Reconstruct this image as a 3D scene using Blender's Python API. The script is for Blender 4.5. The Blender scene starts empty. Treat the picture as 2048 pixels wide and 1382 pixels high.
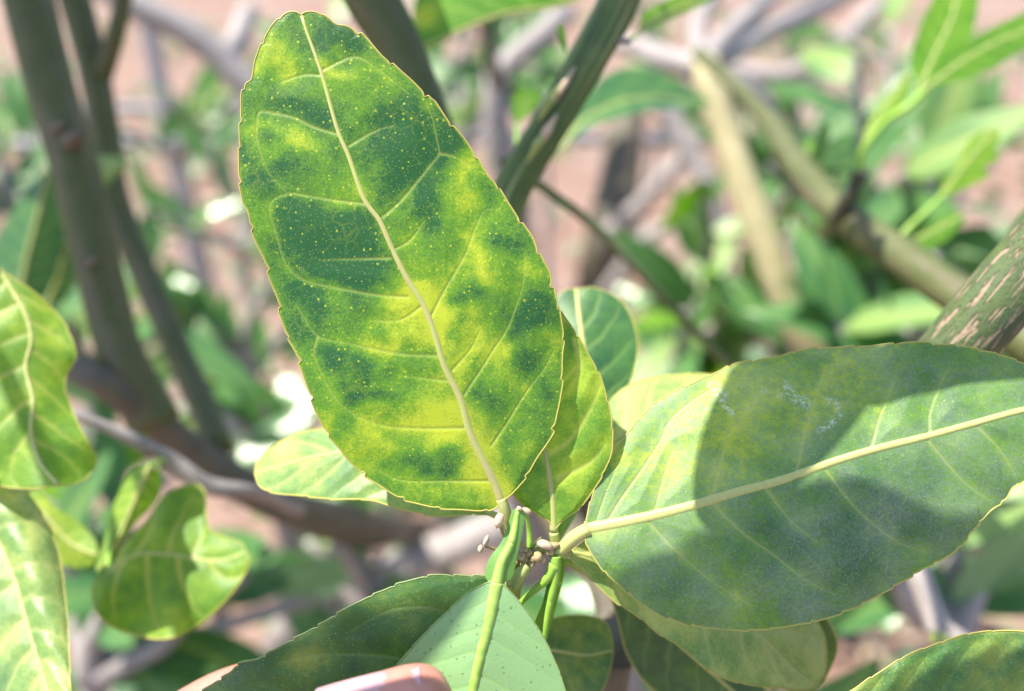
import bpy, math, random
import numpy as np
from mathutils import Vector, Matrix, Quaternion
R = math.radians
scene = bpy.context.scene
COL = scene.collection

# ------------------------------------------------------------------ camera
W0, H0 = 2048.0, 1382.0
HFOV = R(62)
F = (W0/2)/math.tan(HFOV/2)              # focal length in photo pixels
PITCH = R(30)                            # looking down into the bush
CAMP = np.array((0.0, 0.0, 1.15))
cam = bpy.data.cameras.new('camera'); co = bpy.data.objects.new('camera', cam); COL.objects.link(co)
co.location = CAMP; co.rotation_euler = (R(90)-PITCH, 0, 0)
cam.sensor_width = 36; cam.lens = 18/math.tan(HFOV/2)
cam.clip_start = 0.01; cam.clip_end = 500
cam.dof.use_dof = True; cam.dof.focus_distance = 0.170; cam.dof.aperture_fstop = cam.lens/5.0
scene.camera = co
AX = np.array((1.0, 0, 0)); AU = np.array((0, math.sin(PITCH), math.cos(PITCH))); AB = np.array((0, -math.cos(PITCH), math.sin(PITCH)))
def P(px, py, d):                        # photo pixel + depth in metres -> point
    px = np.asarray(px, float); py = np.asarray(py, float); d = np.asarray(d, float)
    return CAMP + ((px-1024)/F*d)[..., None]*AX - ((py-691)/F*d)[..., None]*AU - d[..., None]*AB
def cdir(x, u, b):                       # direction given along camera right / up / back
    v = x*AX+u*AU+b*AB
    return v/np.linalg.norm(v)

# ------------------------------------------------------------------ light
SUN = cdir(-0.42, 0.75, 0.38)
wd = bpy.data.worlds.new('World'); scene.world = wd; wd.use_nodes = True
wn = wd.node_tree.nodes; wl = wd.node_tree.links
sky = wn.new('ShaderNodeTexSky'); sky.sky_type = 'NISHITA'; sky.sun_disc = False
sky.sun_elevation = math.asin(SUN[2]); sky.sun_rotation = math.atan2(SUN[0], SUN[1])
bg = wn['Background']; bg.inputs['Strength'].default_value = 0.135
wl.new(sky.outputs[0], bg.inputs['Color'])
sl = bpy.data.lights.new('sun', 'SUN'); sl.energy = 5.0; sl.angle = R(0.55); sl.color = (1, 0.94, 0.82)
so = bpy.data.objects.new('sun', sl); COL.objects.link(so)
so.rotation_euler = Vector(SUN).to_track_quat('Z', 'Y').to_euler(); so.location = Vector(SUN)*3
vs = scene.view_settings; vs.view_transform = 'Standard'; vs.look = 'None'; vs.gamma = 1; vs.exposure = 1.15
scene.render.engine = 'CYCLES'
cy = scene.cycles; cy.use_denoising = True; cy.max_bounces = 6; cy.transmission_bounces = 6; cy.diffuse_bounces = 4; cy.glossy_bounces = 3
cy.sample_clamp_indirect = 6; cy.caustics_reflective = False; cy.caustics_refractive = False

# ------------------------------------------------------------------ node helper
class NT:
    def __init__(s, name):
        s.m = bpy.data.materials.new(name); s.m.use_nodes = True
        s.t = s.m.node_tree; s.t.nodes.clear()
        s.out = s.t.nodes.new('ShaderNodeOutputMaterial')
    def n(s, typ, ins=None, **kw):
        nd = s.t.nodes.new('ShaderNode'+typ)
        for k, v in kw.items(): setattr(nd, k, v)
        for k, v in (ins or {}).items(): s.set(nd.inputs[k], v)
        return nd
    def set(s, sock, v):
        if hasattr(v, 'node'): s.t.links.new(v, sock)
        elif isinstance(v, tuple) and len(v) == 3 and sock.type == 'RGBA': sock.default_value = (*v, 1)
        else: sock.default_value = v
    def math(s, op, a, b=0.5, clamp=False):
        nd = s.n('Math', {0: a, 1: b}, operation=op, use_clamp=clamp); return nd.outputs[0]
    def mix(s, f, a, b, mode='MIX'):
        nd = s.n('Mix', data_type='RGBA', blend_type=mode); s.set(nd.inputs[0], f); s.set(nd.inputs[6], a); s.set(nd.inputs[7], b); return nd.outputs[2]
    def ramp(s, f, stops, interp='LINEAR'):
        nd = s.n('ValToRGB', {0: f}); cr = nd.color_ramp; cr.interpolation = interp
        while len(cr.elements) < len(stops): cr.elements.new(0.5)
        for e, (p, c) in zip(cr.elements, stops):
            e.position = p; e.color = (*c, 1) if isinstance(c, tuple) else (c, c, c, 1)
        return nd.outputs[0]
    def noise(s, vec, scale, detail=2, rough=0.5):
        return s.n('TexNoise', {'Vector': vec, 'Scale': scale, 'Detail': detail, 'Roughness': rough}).outputs[0]
    def mapr(s, v, a, b, c=0.0, d=1.0):
        return s.n('MapRange', {0: v, 1: a, 2: b, 3: c, 4: d}).outputs[0]

def leaf_material(name, dark, mid, yel, vein, rim, under, rough=0.42, trans=0.34, gland=0.7, grain=0.4, haze=0.0, tgain=1.0, speck=0.0, spec=0.5):
    """blade: chlorotic mottling from the 'mott' attribute (r colour, g vein, b rim, a residue)"""
    N = NT(name)
    oc = N.n('TexCoord').outputs['Object']
    at = N.n('Attribute', attribute_name='mott')
    sp = N.n('SeparateColor', {0: at.outputs['Color']})
    chl, vn, rm = sp.outputs[0], sp.outputs[1], sp.outputs[2]
    n1 = N.noise(oc, 480, 5, 0.68); n2 = N.noise(oc, 2100, 3, 0.8); n3 = N.noise(oc, 120, 2)
    c = N.math('ADD', chl, N.math('MULTIPLY', N.math('SUBTRACT', n1, 0.5), 0.75))
    c = N.math('ADD', c, N.math('MULTIPLY', N.math('SUBTRACT', n2, 0.5), grain*2.2))
    col = N.ramp(c, [(0.0, yel), (0.48, mid), (0.95, dark)])
    # oil glands
    vo = N.n('TexVoronoi', {'Vector': oc, 'Scale': 760.0, 'Randomness': 1.0}, feature='F1')
    sz = N.n('SeparateColor', {0: vo.outputs['Color']}).outputs[0]
    thr = N.mapr(sz, 0, 1, 0.06, 0.26)
    dot = N.math('SUBTRACT', 1.0, N.math('DIVIDE', vo.outputs['Distance'], thr), clamp=True)
    dot = N.mapr(dot, 0.0, 0.45)
    v2 = N.n('TexVoronoi', {'Vector': oc, 'Scale': 1500.0}, feature='F1')
    dot2 = N.mapr(v2.outputs['Distance'], 0.24, 0.08)
    gl = N.math('MULTIPLY', N.math('MAXIMUM', dot, N.math('MULTIPLY', dot2, 0.45)), gland)
    col = N.mix(gl, col, yel)
    # fine net of tertiary veins
    v3 = N.n('TexVoronoi', {'Vector': oc, 'Scale': 300.0}, feature='DISTANCE_TO_EDGE')
    net = N.math('MULTIPLY', N.math('MULTIPLY', N.mapr(v3.outputs['Distance'], 0.09, 0.0), N.mapr(n3, 0.45, 0.7)), 0.12)
    col = N.mix(net, col, yel)
    col = N.mix(N.math('MULTIPLY', vn, 0.62), col, vein)
    col = N.mix(rm, col, rim)
    if haze:
        hz = N.math('MULTIPLY', N.mapr(N.math('ADD', n2, N.math('MULTIPLY', n3, 0.5)), 0.62, 0.95), haze)
        col = N.mix(hz, col, (0.55, 0.62, 0.55))
    if speck:  # pale specks: dust, plus leaf sheen put into the colour
        v4 = N.n('TexVoronoi', {'Vector': oc, 'Scale': 2300.0}, feature='F1')
        s4 = N.n('SeparateColor', {0: v4.outputs['Color']})
        d4 = N.math('MULTIPLY', N.mapr(v4.outputs['Distance'], 0.34, 0.12), N.mapr(s4.outputs[0], 0.70, 0.92))
        col = N.mix(N.math('MULTIPLY', d4, speck), col, (0.50, 0.62, 0.40))
    # dried white residue
    rs = N.math('MULTIPLY', at.outputs['Alpha'], N.mapr(N.noise(oc, 1500, 4, 0.8), 0.46, 0.62))
    col = N.mix(N.math('MULTIPLY', rs, 0.85), col, (0.66, 0.74, 0.76))
    bf = N.n('NewGeometry').outputs['Backfacing']
    udots = N.mapr(vo.outputs['Distance'], N.mapr(sz, 0.1, 1, 0.03, 0.34), 0.0)
    ucol = N.mix(N.math('MULTIPLY', udots, 0.85), N.mix(N.math('MULTIPLY', n1, 0.5), under, (under[0]*0.75, under[1]*0.8, under[2]*0.75)), (0.05, 0.12, 0.05))
    ucol = N.mix(N.math('MULTIPLY', vn, 0.22), ucol, (under[0]*1.05, under[1]*1.1, under[2]*0.55))
    fcol = N.mix(bf, col, ucol)
    hgt = N.math('ADD', N.math('MULTIPLY', n2, 0.55), N.math('ADD', N.math('MULTIPLY', dot, 0.35), N.math('MULTIPLY', vn, -0.6)))
    bp = N.n('Bump', {'Height': hgt, 'Strength': 0.55, 'Distance': 0.00018})
    rg = N.mapr(n2, 0.3, 0.75, rough+0.14, rough-0.1)
    pb = N.n('BsdfPrincipled', {'Base Color': fcol, 'Roughness': rg, 'Normal': bp.outputs[0], 'Specular IOR Level': spec})
    hsv = N.n('HueSaturation', {'Saturation': 1.12, 'Value': 1.5*tgain, 'Color': col})
    tr = N.n('BsdfTranslucent', {'Color': hsv.outputs[0], 'Normal': bp.outputs[0]})
    mx = N.n('MixShader', {0: trans, 1: pb.outputs[0], 2: tr.outputs[0]})
    N.t.links.new(mx.outputs[0], N.out.inputs[0])
    return N.m

YEL = (0.50, 0.58, 0.050); RIM = (0.42, 0.42, 0.08); VEI = (0.40, 0.48, 0.13); UND = (0.30, 0.46, 0.24)
M = {}
M['leaf_mottled'] = leaf_material('mottled_leaf', (0.030, 0.120, 0.040), (0.145, 0.315, 0.034), YEL, VEI, RIM, UND, trans=0.40, gland=0.75, speck=0.40, spec=0.32)
M['leaf_dusty'] = leaf_material('dusty_leaf', (0.028, 0.104, 0.042), (0.125, 0.260, 0.038), YEL, (0.36, 0.40, 0.12), RIM, UND, trans=0.30, gland=0.15, haze=0.25, rough=0.40, speck=0.32, spec=0.4)
M['leaf_yellow'] = leaf_material('yellow_leaf', (0.06, 0.18, 0.03), (0.17, 0.33, 0.035), (0.42, 0.55, 0.06), (0.46, 0.48, 0.14), RIM, UND, trans=0.45, gland=0.2)
M['leaf_pale'] = leaf_material('pale_leaf', (0.08, 0.20, 0.075), (0.19, 0.32, 0.085), (0.46, 0.52, 0.16), (0.45, 0.48, 0.18), RIM, UND, trans=0.32, gland=0.1, rough=0.38)
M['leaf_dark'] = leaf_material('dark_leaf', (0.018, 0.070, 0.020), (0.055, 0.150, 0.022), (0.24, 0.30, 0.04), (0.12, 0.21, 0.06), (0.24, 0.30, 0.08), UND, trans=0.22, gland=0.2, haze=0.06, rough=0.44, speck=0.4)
M['leaf_underside'] = leaf_material('underside_leaf', (0.06, 0.17, 0.03), (0.17, 0.29, 0.03), (0.50, 0.52, 0.06), (0.46, 0.48, 0.14), RIM, (0.29, 0.50, 0.21), trans=0.22, gland=0.2, rough=0.5)
M['leaf_back'] = leaf_material('bush_leaf', (0.035, 0.12, 0.05), (0.09, 0.22, 0.06), (0.34, 0.44, 0.07), (0.2, 0.32, 0.1), (0.2, 0.3, 0.08), (0.20, 0.36, 0.19), trans=0.35, gland=0.0, grain=0.1, rough=0.33)
M['leaf_glossy'] = leaf_material('glossy_leaf', (0.035, 0.12, 0.05), (0.09, 0.22, 0.06), (0.34, 0.44, 0.07), (0.2, 0.32, 0.1), (0.2, 0.3, 0.08), (0.20, 0.36, 0.19), trans=0.25, gland=0.0, grain=0.1, rough=0.2)
M['leaf_young'] = leaf_material('young_leaf', (0.09, 0.25, 0.02), (0.17, 0.36, 0.03), (0.36, 0.50, 0.05), (0.3, 0.45, 0.1), (0.25, 0.4, 0.06), (0.2, 0.4, 0.1), trans=0.45, gland=0.0, grain=0.1)

def plain(name, c1, c2, rough=0.6, scale=700, bump=0.3, sss=0.0, dist=0.0003):
    N = NT(name); oc = N.n('TexCoord').outputs['Object']
    n = N.noise(oc, scale, 4, 0.65)
    col = N.ramp(n, [(0.3, c1), (0.7, c2)])
    bp = N.n('Bump', {'Height': n, 'Strength': bump, 'Distance': dist})
    pb = N.n('BsdfPrincipled', {'Base Color': col, 'Roughness': rough, 'Normal': bp.outputs[0]})
    if sss:
        pb.inputs['Subsurface Weight'].default_value = sss; pb.inputs['Subsurface Radius'].default_value = (0.006, 0.002, 0.001); pb.inputs['Subsurface Scale'].default_value = 0.5
    N.t.links.new(pb.outputs[0], N.out.inputs[0]); return N.m
M['rib'] = plain('midrib', (0.38, 0.40, 0.12), (0.46, 0.46, 0.17), 0.5, 900, 0.2)
M['rib_pink'] = plain('midrib_pinkish', (0.34, 0.41, 0.10), (0.40, 0.35, 0.15), 0.5, 260, 0.2)
M['rib_green'] = plain('midrib_green', (0.22, 0.40, 0.06), (0.34, 0.50, 0.10), 0.5, 500, 0.2)
M['petiole'] = plain('petiole', (0.18, 0.36, 0.04), (0.28, 0.46, 0.06), 0.45, 400, 0.2)
M['rim'] = plain('leaf_rim', (0.36, 0.35, 0.07), (0.46, 0.40, 0.10), 0.5, 700, 0.2)
M['rim_dark'] = plain('leaf_rim_green', (0.15, 0.24, 0.07), (0.26, 0.34, 0.12), 0.5, 700, 0.2)
M['stem'] = plain('green_stem', (0.24, 0.30, 0.08), (0.36, 0.38, 0.12), 0.55, 300, 0.3)
M['bud'] = plain('dry_bud', (0.26, 0.16, 0.08), (0.52, 0.42, 0.20), 0.75, 1500, 0.8)
M['scar'] = plain('pale_scar', (0.40, 0.28, 0.19), (0.55, 0.43, 0.32), 0.6, 900, 0.3)

def bark(name, a, b, streak, amt, sx=26, sy=3.0, thr=(0.52, 0.62), bump=0.5, ridge=(0.5, 0.55, 0.3), ramt=0.0):
    """UV: x around (turns), y along in metres"""
    N = NT(name); uv = N.n('TexCoord').outputs['UV']; oc = N.n('TexCoord').outputs['Object']
    mp = N.n('Mapping', {'Vector': uv, 'Scale': (1.0*sx, 60.0*sy, 1)}).outputs[0]
    s = N.noise(mp, 1.0, 4, 0.6); g = N.noise(oc, 90, 4, 0.6); fn = N.noise(oc, 900, 4, 0.7)
    col = N.ramp(g, [(0.32, a), (0.68, b)])
    col = N.mix(N.math('MULTIPLY', fn, 0.25), col, (a[0]*0.5, a[1]*0.5, a[2]*0.5))
    m = N.mapr(s, thr[0], thr[1])
    col = N.mix(N.math('MULTIPLY', m, amt), col, streak)
    h = N.math('ADD', N.math('MULTIPLY', m, -0.7), N.math('MULTIPLY', fn, 0.5))
    if ramt:
        mp2 = N.n('Mapping', {'Vector': uv, 'Scale': (7.0, 9.0, 1), 'Location': (3.1, 0.7, 0)}).outputs[0]
        r = N.mapr(N.noise(mp2, 1.0, 2, 0.5), 0.56, 0.66)
        col = N.mix(N.math('MULTIPLY', r, ramt), col, ridge); h = N.math('ADD', h, r)
    bp = N.n('Bump', {'Height': h, 'Strength': bump, 'Distance': 0.0008})
    pb = N.n('BsdfPrincipled', {'Base Color': col, 'Roughness': 0.62, 'Normal': bp.outputs[0]})
    N.t.links.new(pb.outputs[0], N.out.inputs[0]); return N.m
M['bark_olive'] = bark('olive_bark', (0.068, 0.084, 0.020), (0.105, 0.118, 0.038), (0.15, 0.115, 0.08), 0.6, sx=5, sy=0.25)
M['bark_dark'] = bark('dark_bark', (0.085, 0.072, 0.05), (0.13, 0.115, 0.075), (0.17, 0.14, 0.12), 0.5, sx=12, sy=0.6)
M['bark_green'] = bark('green_bark', (0.055, 0.105, 0.028), (0.105, 0.16, 0.045), (0.035, 0.06, 0.018), 0.85, sx=4.5, sy=0.2, ramt=0.9, ridge=(0.38, 0.42, 0.2))
M['bark_grey'] = bark('grey_bark', (0.27, 0.235, 0.225), (0.40, 0.36, 0.35), (0.16, 0.13, 0.12), 0.5, sx=12, sy=0.8)
M['bark_tan'] = bark('tan_bark', (0.42, 0.37, 0.19), (0.55, 0.48, 0.28), (0.3, 0.25, 0.14), 0.4, sx=12, sy=0.6)
M['bark_fissured'] = bark('fissured_bark', (0.075, 0.115, 0.022), (0.05, 0.085, 0.035), (0.27, 0.20, 0.13), 1.0, sx=20, sy=2.0, thr=(0.525, 0.58), bump=0.9)
M['bark_black'] = bark('blackish_bark', (0.022, 0.026, 0.012), (0.05, 0.055, 0.025), (0.03, 0.025, 0.02), 0.5, sx=6, sy=0.6)
M['cut_wood'] = plain('cut_wood', (0.30, 0.26, 0.17), (0.44, 0.39, 0.27), 0.8, 500, 0.5)
M['galvanised'] = plain('galvanised_wire', (0.13, 0.15, 0.18), (0.20, 0.22, 0.26), 0.45, 200, 0.1)
M['post'] = plain('weathered_post', (0.36, 0.33, 0.35), (0.46, 0.42, 0.43), 0.8, 60, 0.4)

# ------------------------------------------------------------------ object helpers
THING_LOC = {}
def thing(name, label, cat, loc, group=None):
    o = bpy.data.objects.new(name, None); COL.objects.link(o); o.empty_display_size = 0.02
    o.location = [float(v) for v in loc]; o['label'] = label; o['category'] = cat
    if group: o['group'] = group
    THING_LOC[o.name] = np.array(loc, float)
    return o
def root_loc(o):
    while o.parent: o = o.parent
    return THING_LOC.get(o.name, np.zeros(3))
def mesh_obj(name, verts, faces, mat, parent=None, smooth=True, uv=None, attr=None):
    me = bpy.data.meshes.new(name)
    v = np.asarray(verts, float)
    if parent is not None: v = v - root_loc(parent)
    me.from_pydata(v.tolist(), [], [tuple(f) for f in faces] if not isinstance(faces, np.ndarray) else faces.tolist())
    if smooth: me.polygons.foreach_set('use_smooth', np.ones(len(me.polygons), bool))
    if uv is not None:
        ul = me.uv_layers.new(name='UVMap'); li = np.zeros(len(me.loops), int); me.loops.foreach_get('vertex_index', li)
        ul.data.foreach_set('uv', np.asarray(uv, float)[li].ravel())
    if attr is not None:
        ca = me.color_attributes.new('mott', 'FLOAT_COLOR', 'POINT'); ca.data.foreach_set('color', np.asarray(attr, float).ravel())
    me.update(); me.materials.append(mat if not isinstance(mat, str) else M[mat])
    o = bpy.data.objects.new(name, me); COL.objects.link(o)
    if parent is not None: o.parent = parent
    return o

def crom(pts, n, closed=False):
    """Catmull-Rom through pts, n samples evenly spaced by arc length"""
    p = np.asarray(pts, float)
    if len(p) == 2:
        t = np.linspace(0, 1, n)[:, None]; return p[0]*(1-t)+p[1]*t
    q = np.vstack([2*p[0]-p[1], p, 2*p[-1]-p[-2]])
    out = []
    for i in range(len(p)-1):
        a, b, c, d = q[i:i+4]; t = np.linspace(0, 1, 14, endpoint=False)[:, None]
        out.append(0.5*((2*b)+(-a+c)*t+(2*a-5*b+4*c-d)*t*t+(-a+3*b-3*c+d)*t**3))
    out.append(p[-1:]); o = np.vstack(out)
    k = min(2, o.shape[1])
    s = np.concatenate([[0], np.cumsum(np.linalg.norm(np.diff(o[:, :k] if o.shape[1] == 2 else o, axis=0), axis=1))])
    u = np.linspace(0, s[-1], n)
    return np.stack([np.interp(u, s, o[:, j]) for j in range(o.shape[1])], 1)

_G = {}
def vnoise(x, y, seed=0):
    if seed not in _G: _G[seed] = np.random.RandomState(seed).rand(64, 64)
    g = _G[seed]; xi = np.floor(x).astype(int); yi = np.floor(y).astype(int); fx = x-xi; fy = y-yi
    fx = fx*fx*(3-2*fx); fy = fy*fy*(3-2*fy)
    a = g[xi % 64, yi % 64]; b = g[(xi+1) % 64, yi % 64]; c = g[xi % 64, (yi+1) % 64]; d = g[(xi+1) % 64, (yi+1) % 64]
    return (a*(1-fx)+b*fx)*(1-fy)+(c*(1-fx)+d*fx)*fy

def tube_raw(pts, rad, sides=12, lump=0.0, seed=0, cap=True, flat=1.0):
    p = np.asarray(pts, float); n = len(p)
    tg = np.gradient(p, axis=0); tg /= np.linalg.norm(tg, axis=1)[:, None]+1e-12
    ref = np.array((0.0, 0, 1)) if abs(tg[0][2]) < 0.8 else np.array((1.0, 0, 0))
    a = np.cross(tg[0], ref); a /= np.linalg.norm(a)
    V = []; U = []
    L = np.concatenate([[0], np.cumsum(np.linalg.norm(np.diff(p, axis=0), axis=1))])
    th = np.linspace(0, 2*math.pi, sides, endpoint=False)
    for i in range(n):
        a = a-tg[i]*np.dot(a, tg[i]); a /= np.linalg.norm(a); b = np.cross(tg[i], a)
        r = np.full(sides, rad[i])
        if lump: r = r*(1+lump*(vnoise(np.cos(th)*1.3+5+seed, L[i]/max(rad.max(), 1e-6)*0.45+np.sin(th)*1.3+seed*3.1, 7)-0.5)*2)
        V.append(p[i]+np.outer(np.cos(th)*r, a)+np.outer(np.sin(th)*r*flat, b))
        U.append(np.stack([np.abs(th/math.pi-1), np.full(sides, L[i])], 1))
    V = np.vstack(V); U = np.vstack(U)
    i, j = np.meshgrid(np.arange(n-1), np.arange(sides), indexing='ij'); j2 = (j+1) % sides
    Fq = np.stack([i*sides+j, i*sides+j2, (i+1)*sides+j2, (i+1)*sides+j], -1).reshape(-1, 4).tolist()
    if cap: Fq += [list(range(sides))[::-1], list(range((n-1)*sides, n*sides))]
    return V, Fq, U
def tube(name, pts, wpx, mat, parent, n=None, sides=12, lump=0.0, seed=0, flat=1.0):
    """pts: (px, py, depth); wpx: full width in photo pixels at each point"""
    p = np.asarray(pts, float); n = n or max(8, 8*len(p))
    w = np.interp(np.linspace(0, 1, n), np.linspace(0, 1, len(np.atleast_1d(wpx))), np.atleast_1d(wpx))
    q = P(p[:, 0], p[:, 1], p[:, 2]); c = crom(q, n)
    dep = np.interp(np.linspace(0, 1, n), np.linspace(0, 1, len(p)), p[:, 2])
    V, Fq, U = tube_raw(c, w/2*dep/F, sides, lump, seed, True, flat)
    return mesh_obj(name, V, Fq, mat, parent, uv=U)

def seg_dist(X, Y, line):
    """distance of every point to a polyline and the arc position 0..1 of the nearest point"""
    best = np.full(X.shape, 1e9); pos = np.zeros(X.shape); L = np.asarray(line, float); ns = len(L)-1
    for i in range(ns):
        a, b = L[i], L[i+1]; ab = b-a; t = np.clip(((X-a[0])*ab[0]+(Y-a[1])*ab[1])/(ab@ab+1e-9), 0, 1)
        d = np.hypot(X-a[0]-t*ab[0], Y-a[1]-t*ab[1]); m = d < best
        best[m] = d[m]; pos[m] = ((i+t)/ns)[m]
    return best, pos

def nick(poly, amp, period, seed, sgn):
    """shallow scallops with small nicks along a leaf margin (pixel polyline)"""
    if not amp: return poly
    rs = np.random.RandomState(seed); d = np.gradient(poly, axis=0); d /= np.linalg.norm(d, axis=1)[:, None]+1e-9
    nrm = np.stack([-d[:, 1], d[:, 0]], 1)*sgn
    s = np.concatenate([[0], np.cumsum(np.linalg.norm(np.diff(poly, axis=0), axis=1))])
    ks = []; x = period*rs.uniform(0.4, 1)
    while x < s[-1]-period*0.3: ks.append(x); x += period*rs.uniform(0.6, 1.4)
    off = np.zeros(len(s))
    if ks:
        for k in ks:
            a = amp*rs.uniform(0.6, 1.3); u = (s-k)/period
            off += a*np.where(u < 0, np.exp(-(u/0.28)**2)*0.6, -np.exp(-(u/0.10)**2)*0.9)
    off += amp*0.35*(vnoise(s/period*2.1, s*0+seed, 3)-0.5)*2
    env = np.clip(np.minimum(s, s[-1]-s)/(0.06*s[-1]), 0, 1)
    return poly+nrm*(off*env)[:, None]

def blade(parent, mid, left, right, d, mat='leaf_back', bend=0.0, fold=(0, 0), cup=(0, 0), wav=0.0, wfreq=3.0, res=(46, 8), chl=0.6, cvar=0.35, blobs=(), veins=None, nv=7,
          vw=3.2, ribw=(9, 3), ribmat='rib', rim=0.0, rimmat='rim', nk=(0, 70), seed=1, under=False, petiole=None, petw=(10, 9), petmat='petiole', puff=0.0, halo=0.1, residue=(), label=None, name='leaf', ribfrom=0.0, dfun=None, ribsink=0.74, shift=None):
    nt, nh = res
    m = crom(mid, nt); base, tip = m[0], m[-1]
    def margin(pts, sgn, sd):
        c = crom([base]+list(pts)+[tip], nt*3)
        c = nick(c, nk[0], nk[1], sd, sgn)
        s = np.linspace(0, 1, nt*3); u = np.linspace(0, 1, nt)
        return np.stack([np.interp(u, s, c[:, k]) for k in (0, 1)], 1)
    cr = np.cross(m[nt//2]-m[0], np.array(left[len(left)//2])-m[nt//2])
    Lm = margin(left, 1 if cr > 0 else -1, seed*2+1); Rm = margin(right, -1 if cr > 0 else 1, seed*2+2)
    v = np.concatenate([-np.linspace(1, 0, nh+1)[:-1], np.linspace(0, 1, nh+1)])       # -1..1
    t = np.linspace(0, 1, nt); T, Vv = np.meshgrid(t, v, indexing='ij'); A = np.abs(Vv)
    side = (Vv < 0)[..., None]; mar = np.where(side, Lm[:, None, :], Rm[:, None, :])
    X = m[:, None, :]*(1-A[..., None])+mar*A[..., None]
    px, py = X[..., 0], X[..., 1]
    wl_ = np.linalg.norm(Lm-m, axis=1); wr_ = np.linalg.norm(Rm-m, axis=1)
    wloc = np.where(Vv < 0, (wl_/(wl_.max()+1e-6))[:, None], (wr_/(wr_.max()+1e-6))[:, None])*A
    # depth of the blade: along the midrib, fold of each half, cupping, waves
    D = d[0]+(d[1]-d[0])*T+bend*4*T*(1-T)
    D = D+np.where(Vv < 0, fold[0], fold[1])*wloc+np.where(Vv < 0, cup[0], cup[1])*wloc**2
    if wav: D = D+wav*np.sin(T*wfreq*2*math.pi+seed+np.where(Vv < 0, 1.3, 0))*wloc**1.6
    if dfun is not None: D = D+dfun(T, Vv, wloc)
    # veins in pixel space
    if veins is None:
        veins = []
        rs = np.random.RandomState(seed+50)
        for k in range(nv):
            for sg in (-1, 1):
                t0 = 0.05+0.80*(k+0.5*(sg > 0)+rs.uniform(-.15, .15))/nv; ln = []
                for q in np.linspace(0, 0.9, 9):
                    tt = min(t0+0.16*q**1.3, 0.985); i = int(tt*(nt-1)); mm = Lm if sg < 0 else Rm
                    ln.append(m[i]*(1-q)+mm[i]*q)
                veins.append(ln)
    vein = np.zeros(px.shape); near = np.full(px.shape, 1e9)
    for ln in veins:
        ds, ps = seg_dist(px, py, crom(ln, max(12, 4*len(ln)))); w = vw*(1.15-0.75*ps)
        vein = np.maximum(vein, np.exp(-(ds/w)**2)*(1-0.45*ps)); near = np.minimum(near, ds)
    dm, _ = seg_dist(px, py, m[::max(1, nt//60)]); near = np.minimum(near, dm)
    sc = max(np.ptp(px), np.ptp(py))/1000.0+1e-6
    if puff: D = D-puff*(1-np.exp(-(near/(26*sc+6))**2))*np.clip((1-A)*6, 0, 1)
    D = D+vein*0.00012
    # mottling
    wx = px+26*(vnoise(px/45, py/45, 11)-0.5)*2*sc**.5; wy = py+26*(vnoise(px/45+9, py/45+4, 12)-0.5)*2*sc**.5
    C = chl+cvar*((vnoise(px/(110*sc+9)+seed, py/(110*sc+9), 21)-0.5)+0.6*(vnoise(px/(42*sc+6), py/(42*sc+6)+seed, 22)-0.5))
    for bx, by, br, ba in blobs: C = C+ba*np.exp(-((wx-bx)**2+(wy-by)**2)/(br*br))
    C = C-halo*np.exp(-(near/(10*sc+2))**2)
    rimv = np.clip((A-(1-rim*1.0/np.maximum(np.where(Vv < 0, wl_[:, None], wr_[:, None]), 8)))*np.maximum(np.where(Vv < 0, wl_[:, None], wr_[:, None]), 8)/max(rim, 1e-6), 0, 1) if rim else np.zeros(px.shape)
    res_ = np.zeros(px.shape)
    for ln, w, a in residue:
        ds, _ = seg_dist(px, py, ln); res_ = np.maximum(res_, a*np.exp(-(ds/w)**2))
    q = P(px, py, D)
    if shift is not None: q = q+shift
    V = q.reshape(-1, 3)
    cols = np.stack([np.clip(C, -0.2, 1.3), np.clip(vein, 0, 1), rimv*0.9, res_], -1).reshape(-1, 4)
    nc = 2*nh+1
    i, j = np.meshgrid(np.arange(nt-1), np.arange(nc-1), indexing='ij'); k0 = i*nc+j
    Fq = np.stack([k0, k0+1, k0+nc+1, k0+nc], -1).reshape(-1, 4)
    a, b = nt//2, nh
    nr = np.cross(q[a, b+nh//2]-q[a, b-nh//2], q[min(a+2, nt-1), b]-q[a-2, b]); facing = nr @ (CAMP-q[a, b]) > 0
    if facing == under: Fq = Fq[:, ::-1]
    o = mesh_obj(name, V, Fq, mat, parent, attr=cols)
    if label: o['label'] = label
    # midrib: a tapering ridge lying on the visible face
    if ribw:
        i0 = int(ribfrom*nt); ii = np.unique(np.linspace(i0, nt-2, min(70, nt)).astype(int)); c = q[ii, nh]
        wr = np.interp(np.linspace(0, 1, len(ii)), [0, 0.25, 1], [ribw[0], ribw[0]*0.6+ribw[1]*0.4, ribw[1]])
        rad = wr/2*D[ii, nh]/F
        toc = CAMP-c; toc /= np.linalg.norm(toc, axis=1)[:, None]
        Vt, Ft, Ut = tube_raw(c-toc*(rad*ribsink)[:, None], rad, 10)
        mesh_obj('midrib', Vt, Ft, ribmat, o, uv=Ut)
    if rim:
        loop = np.vstack([q[:, 0], q[::-1, -1][1:]]); dl = np.concatenate([D[:, 0], D[::-1, -1][1:]])
        Vt, Ft, Ut = tube_raw(loop, np.full(len(loop), 0.00016), 5)
        mesh_obj('margin', Vt, Ft, rimmat, o, uv=Ut)
    if petiole:
        tube('petiole', petiole, petw, petmat, o, sides=10)
    return o


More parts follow.
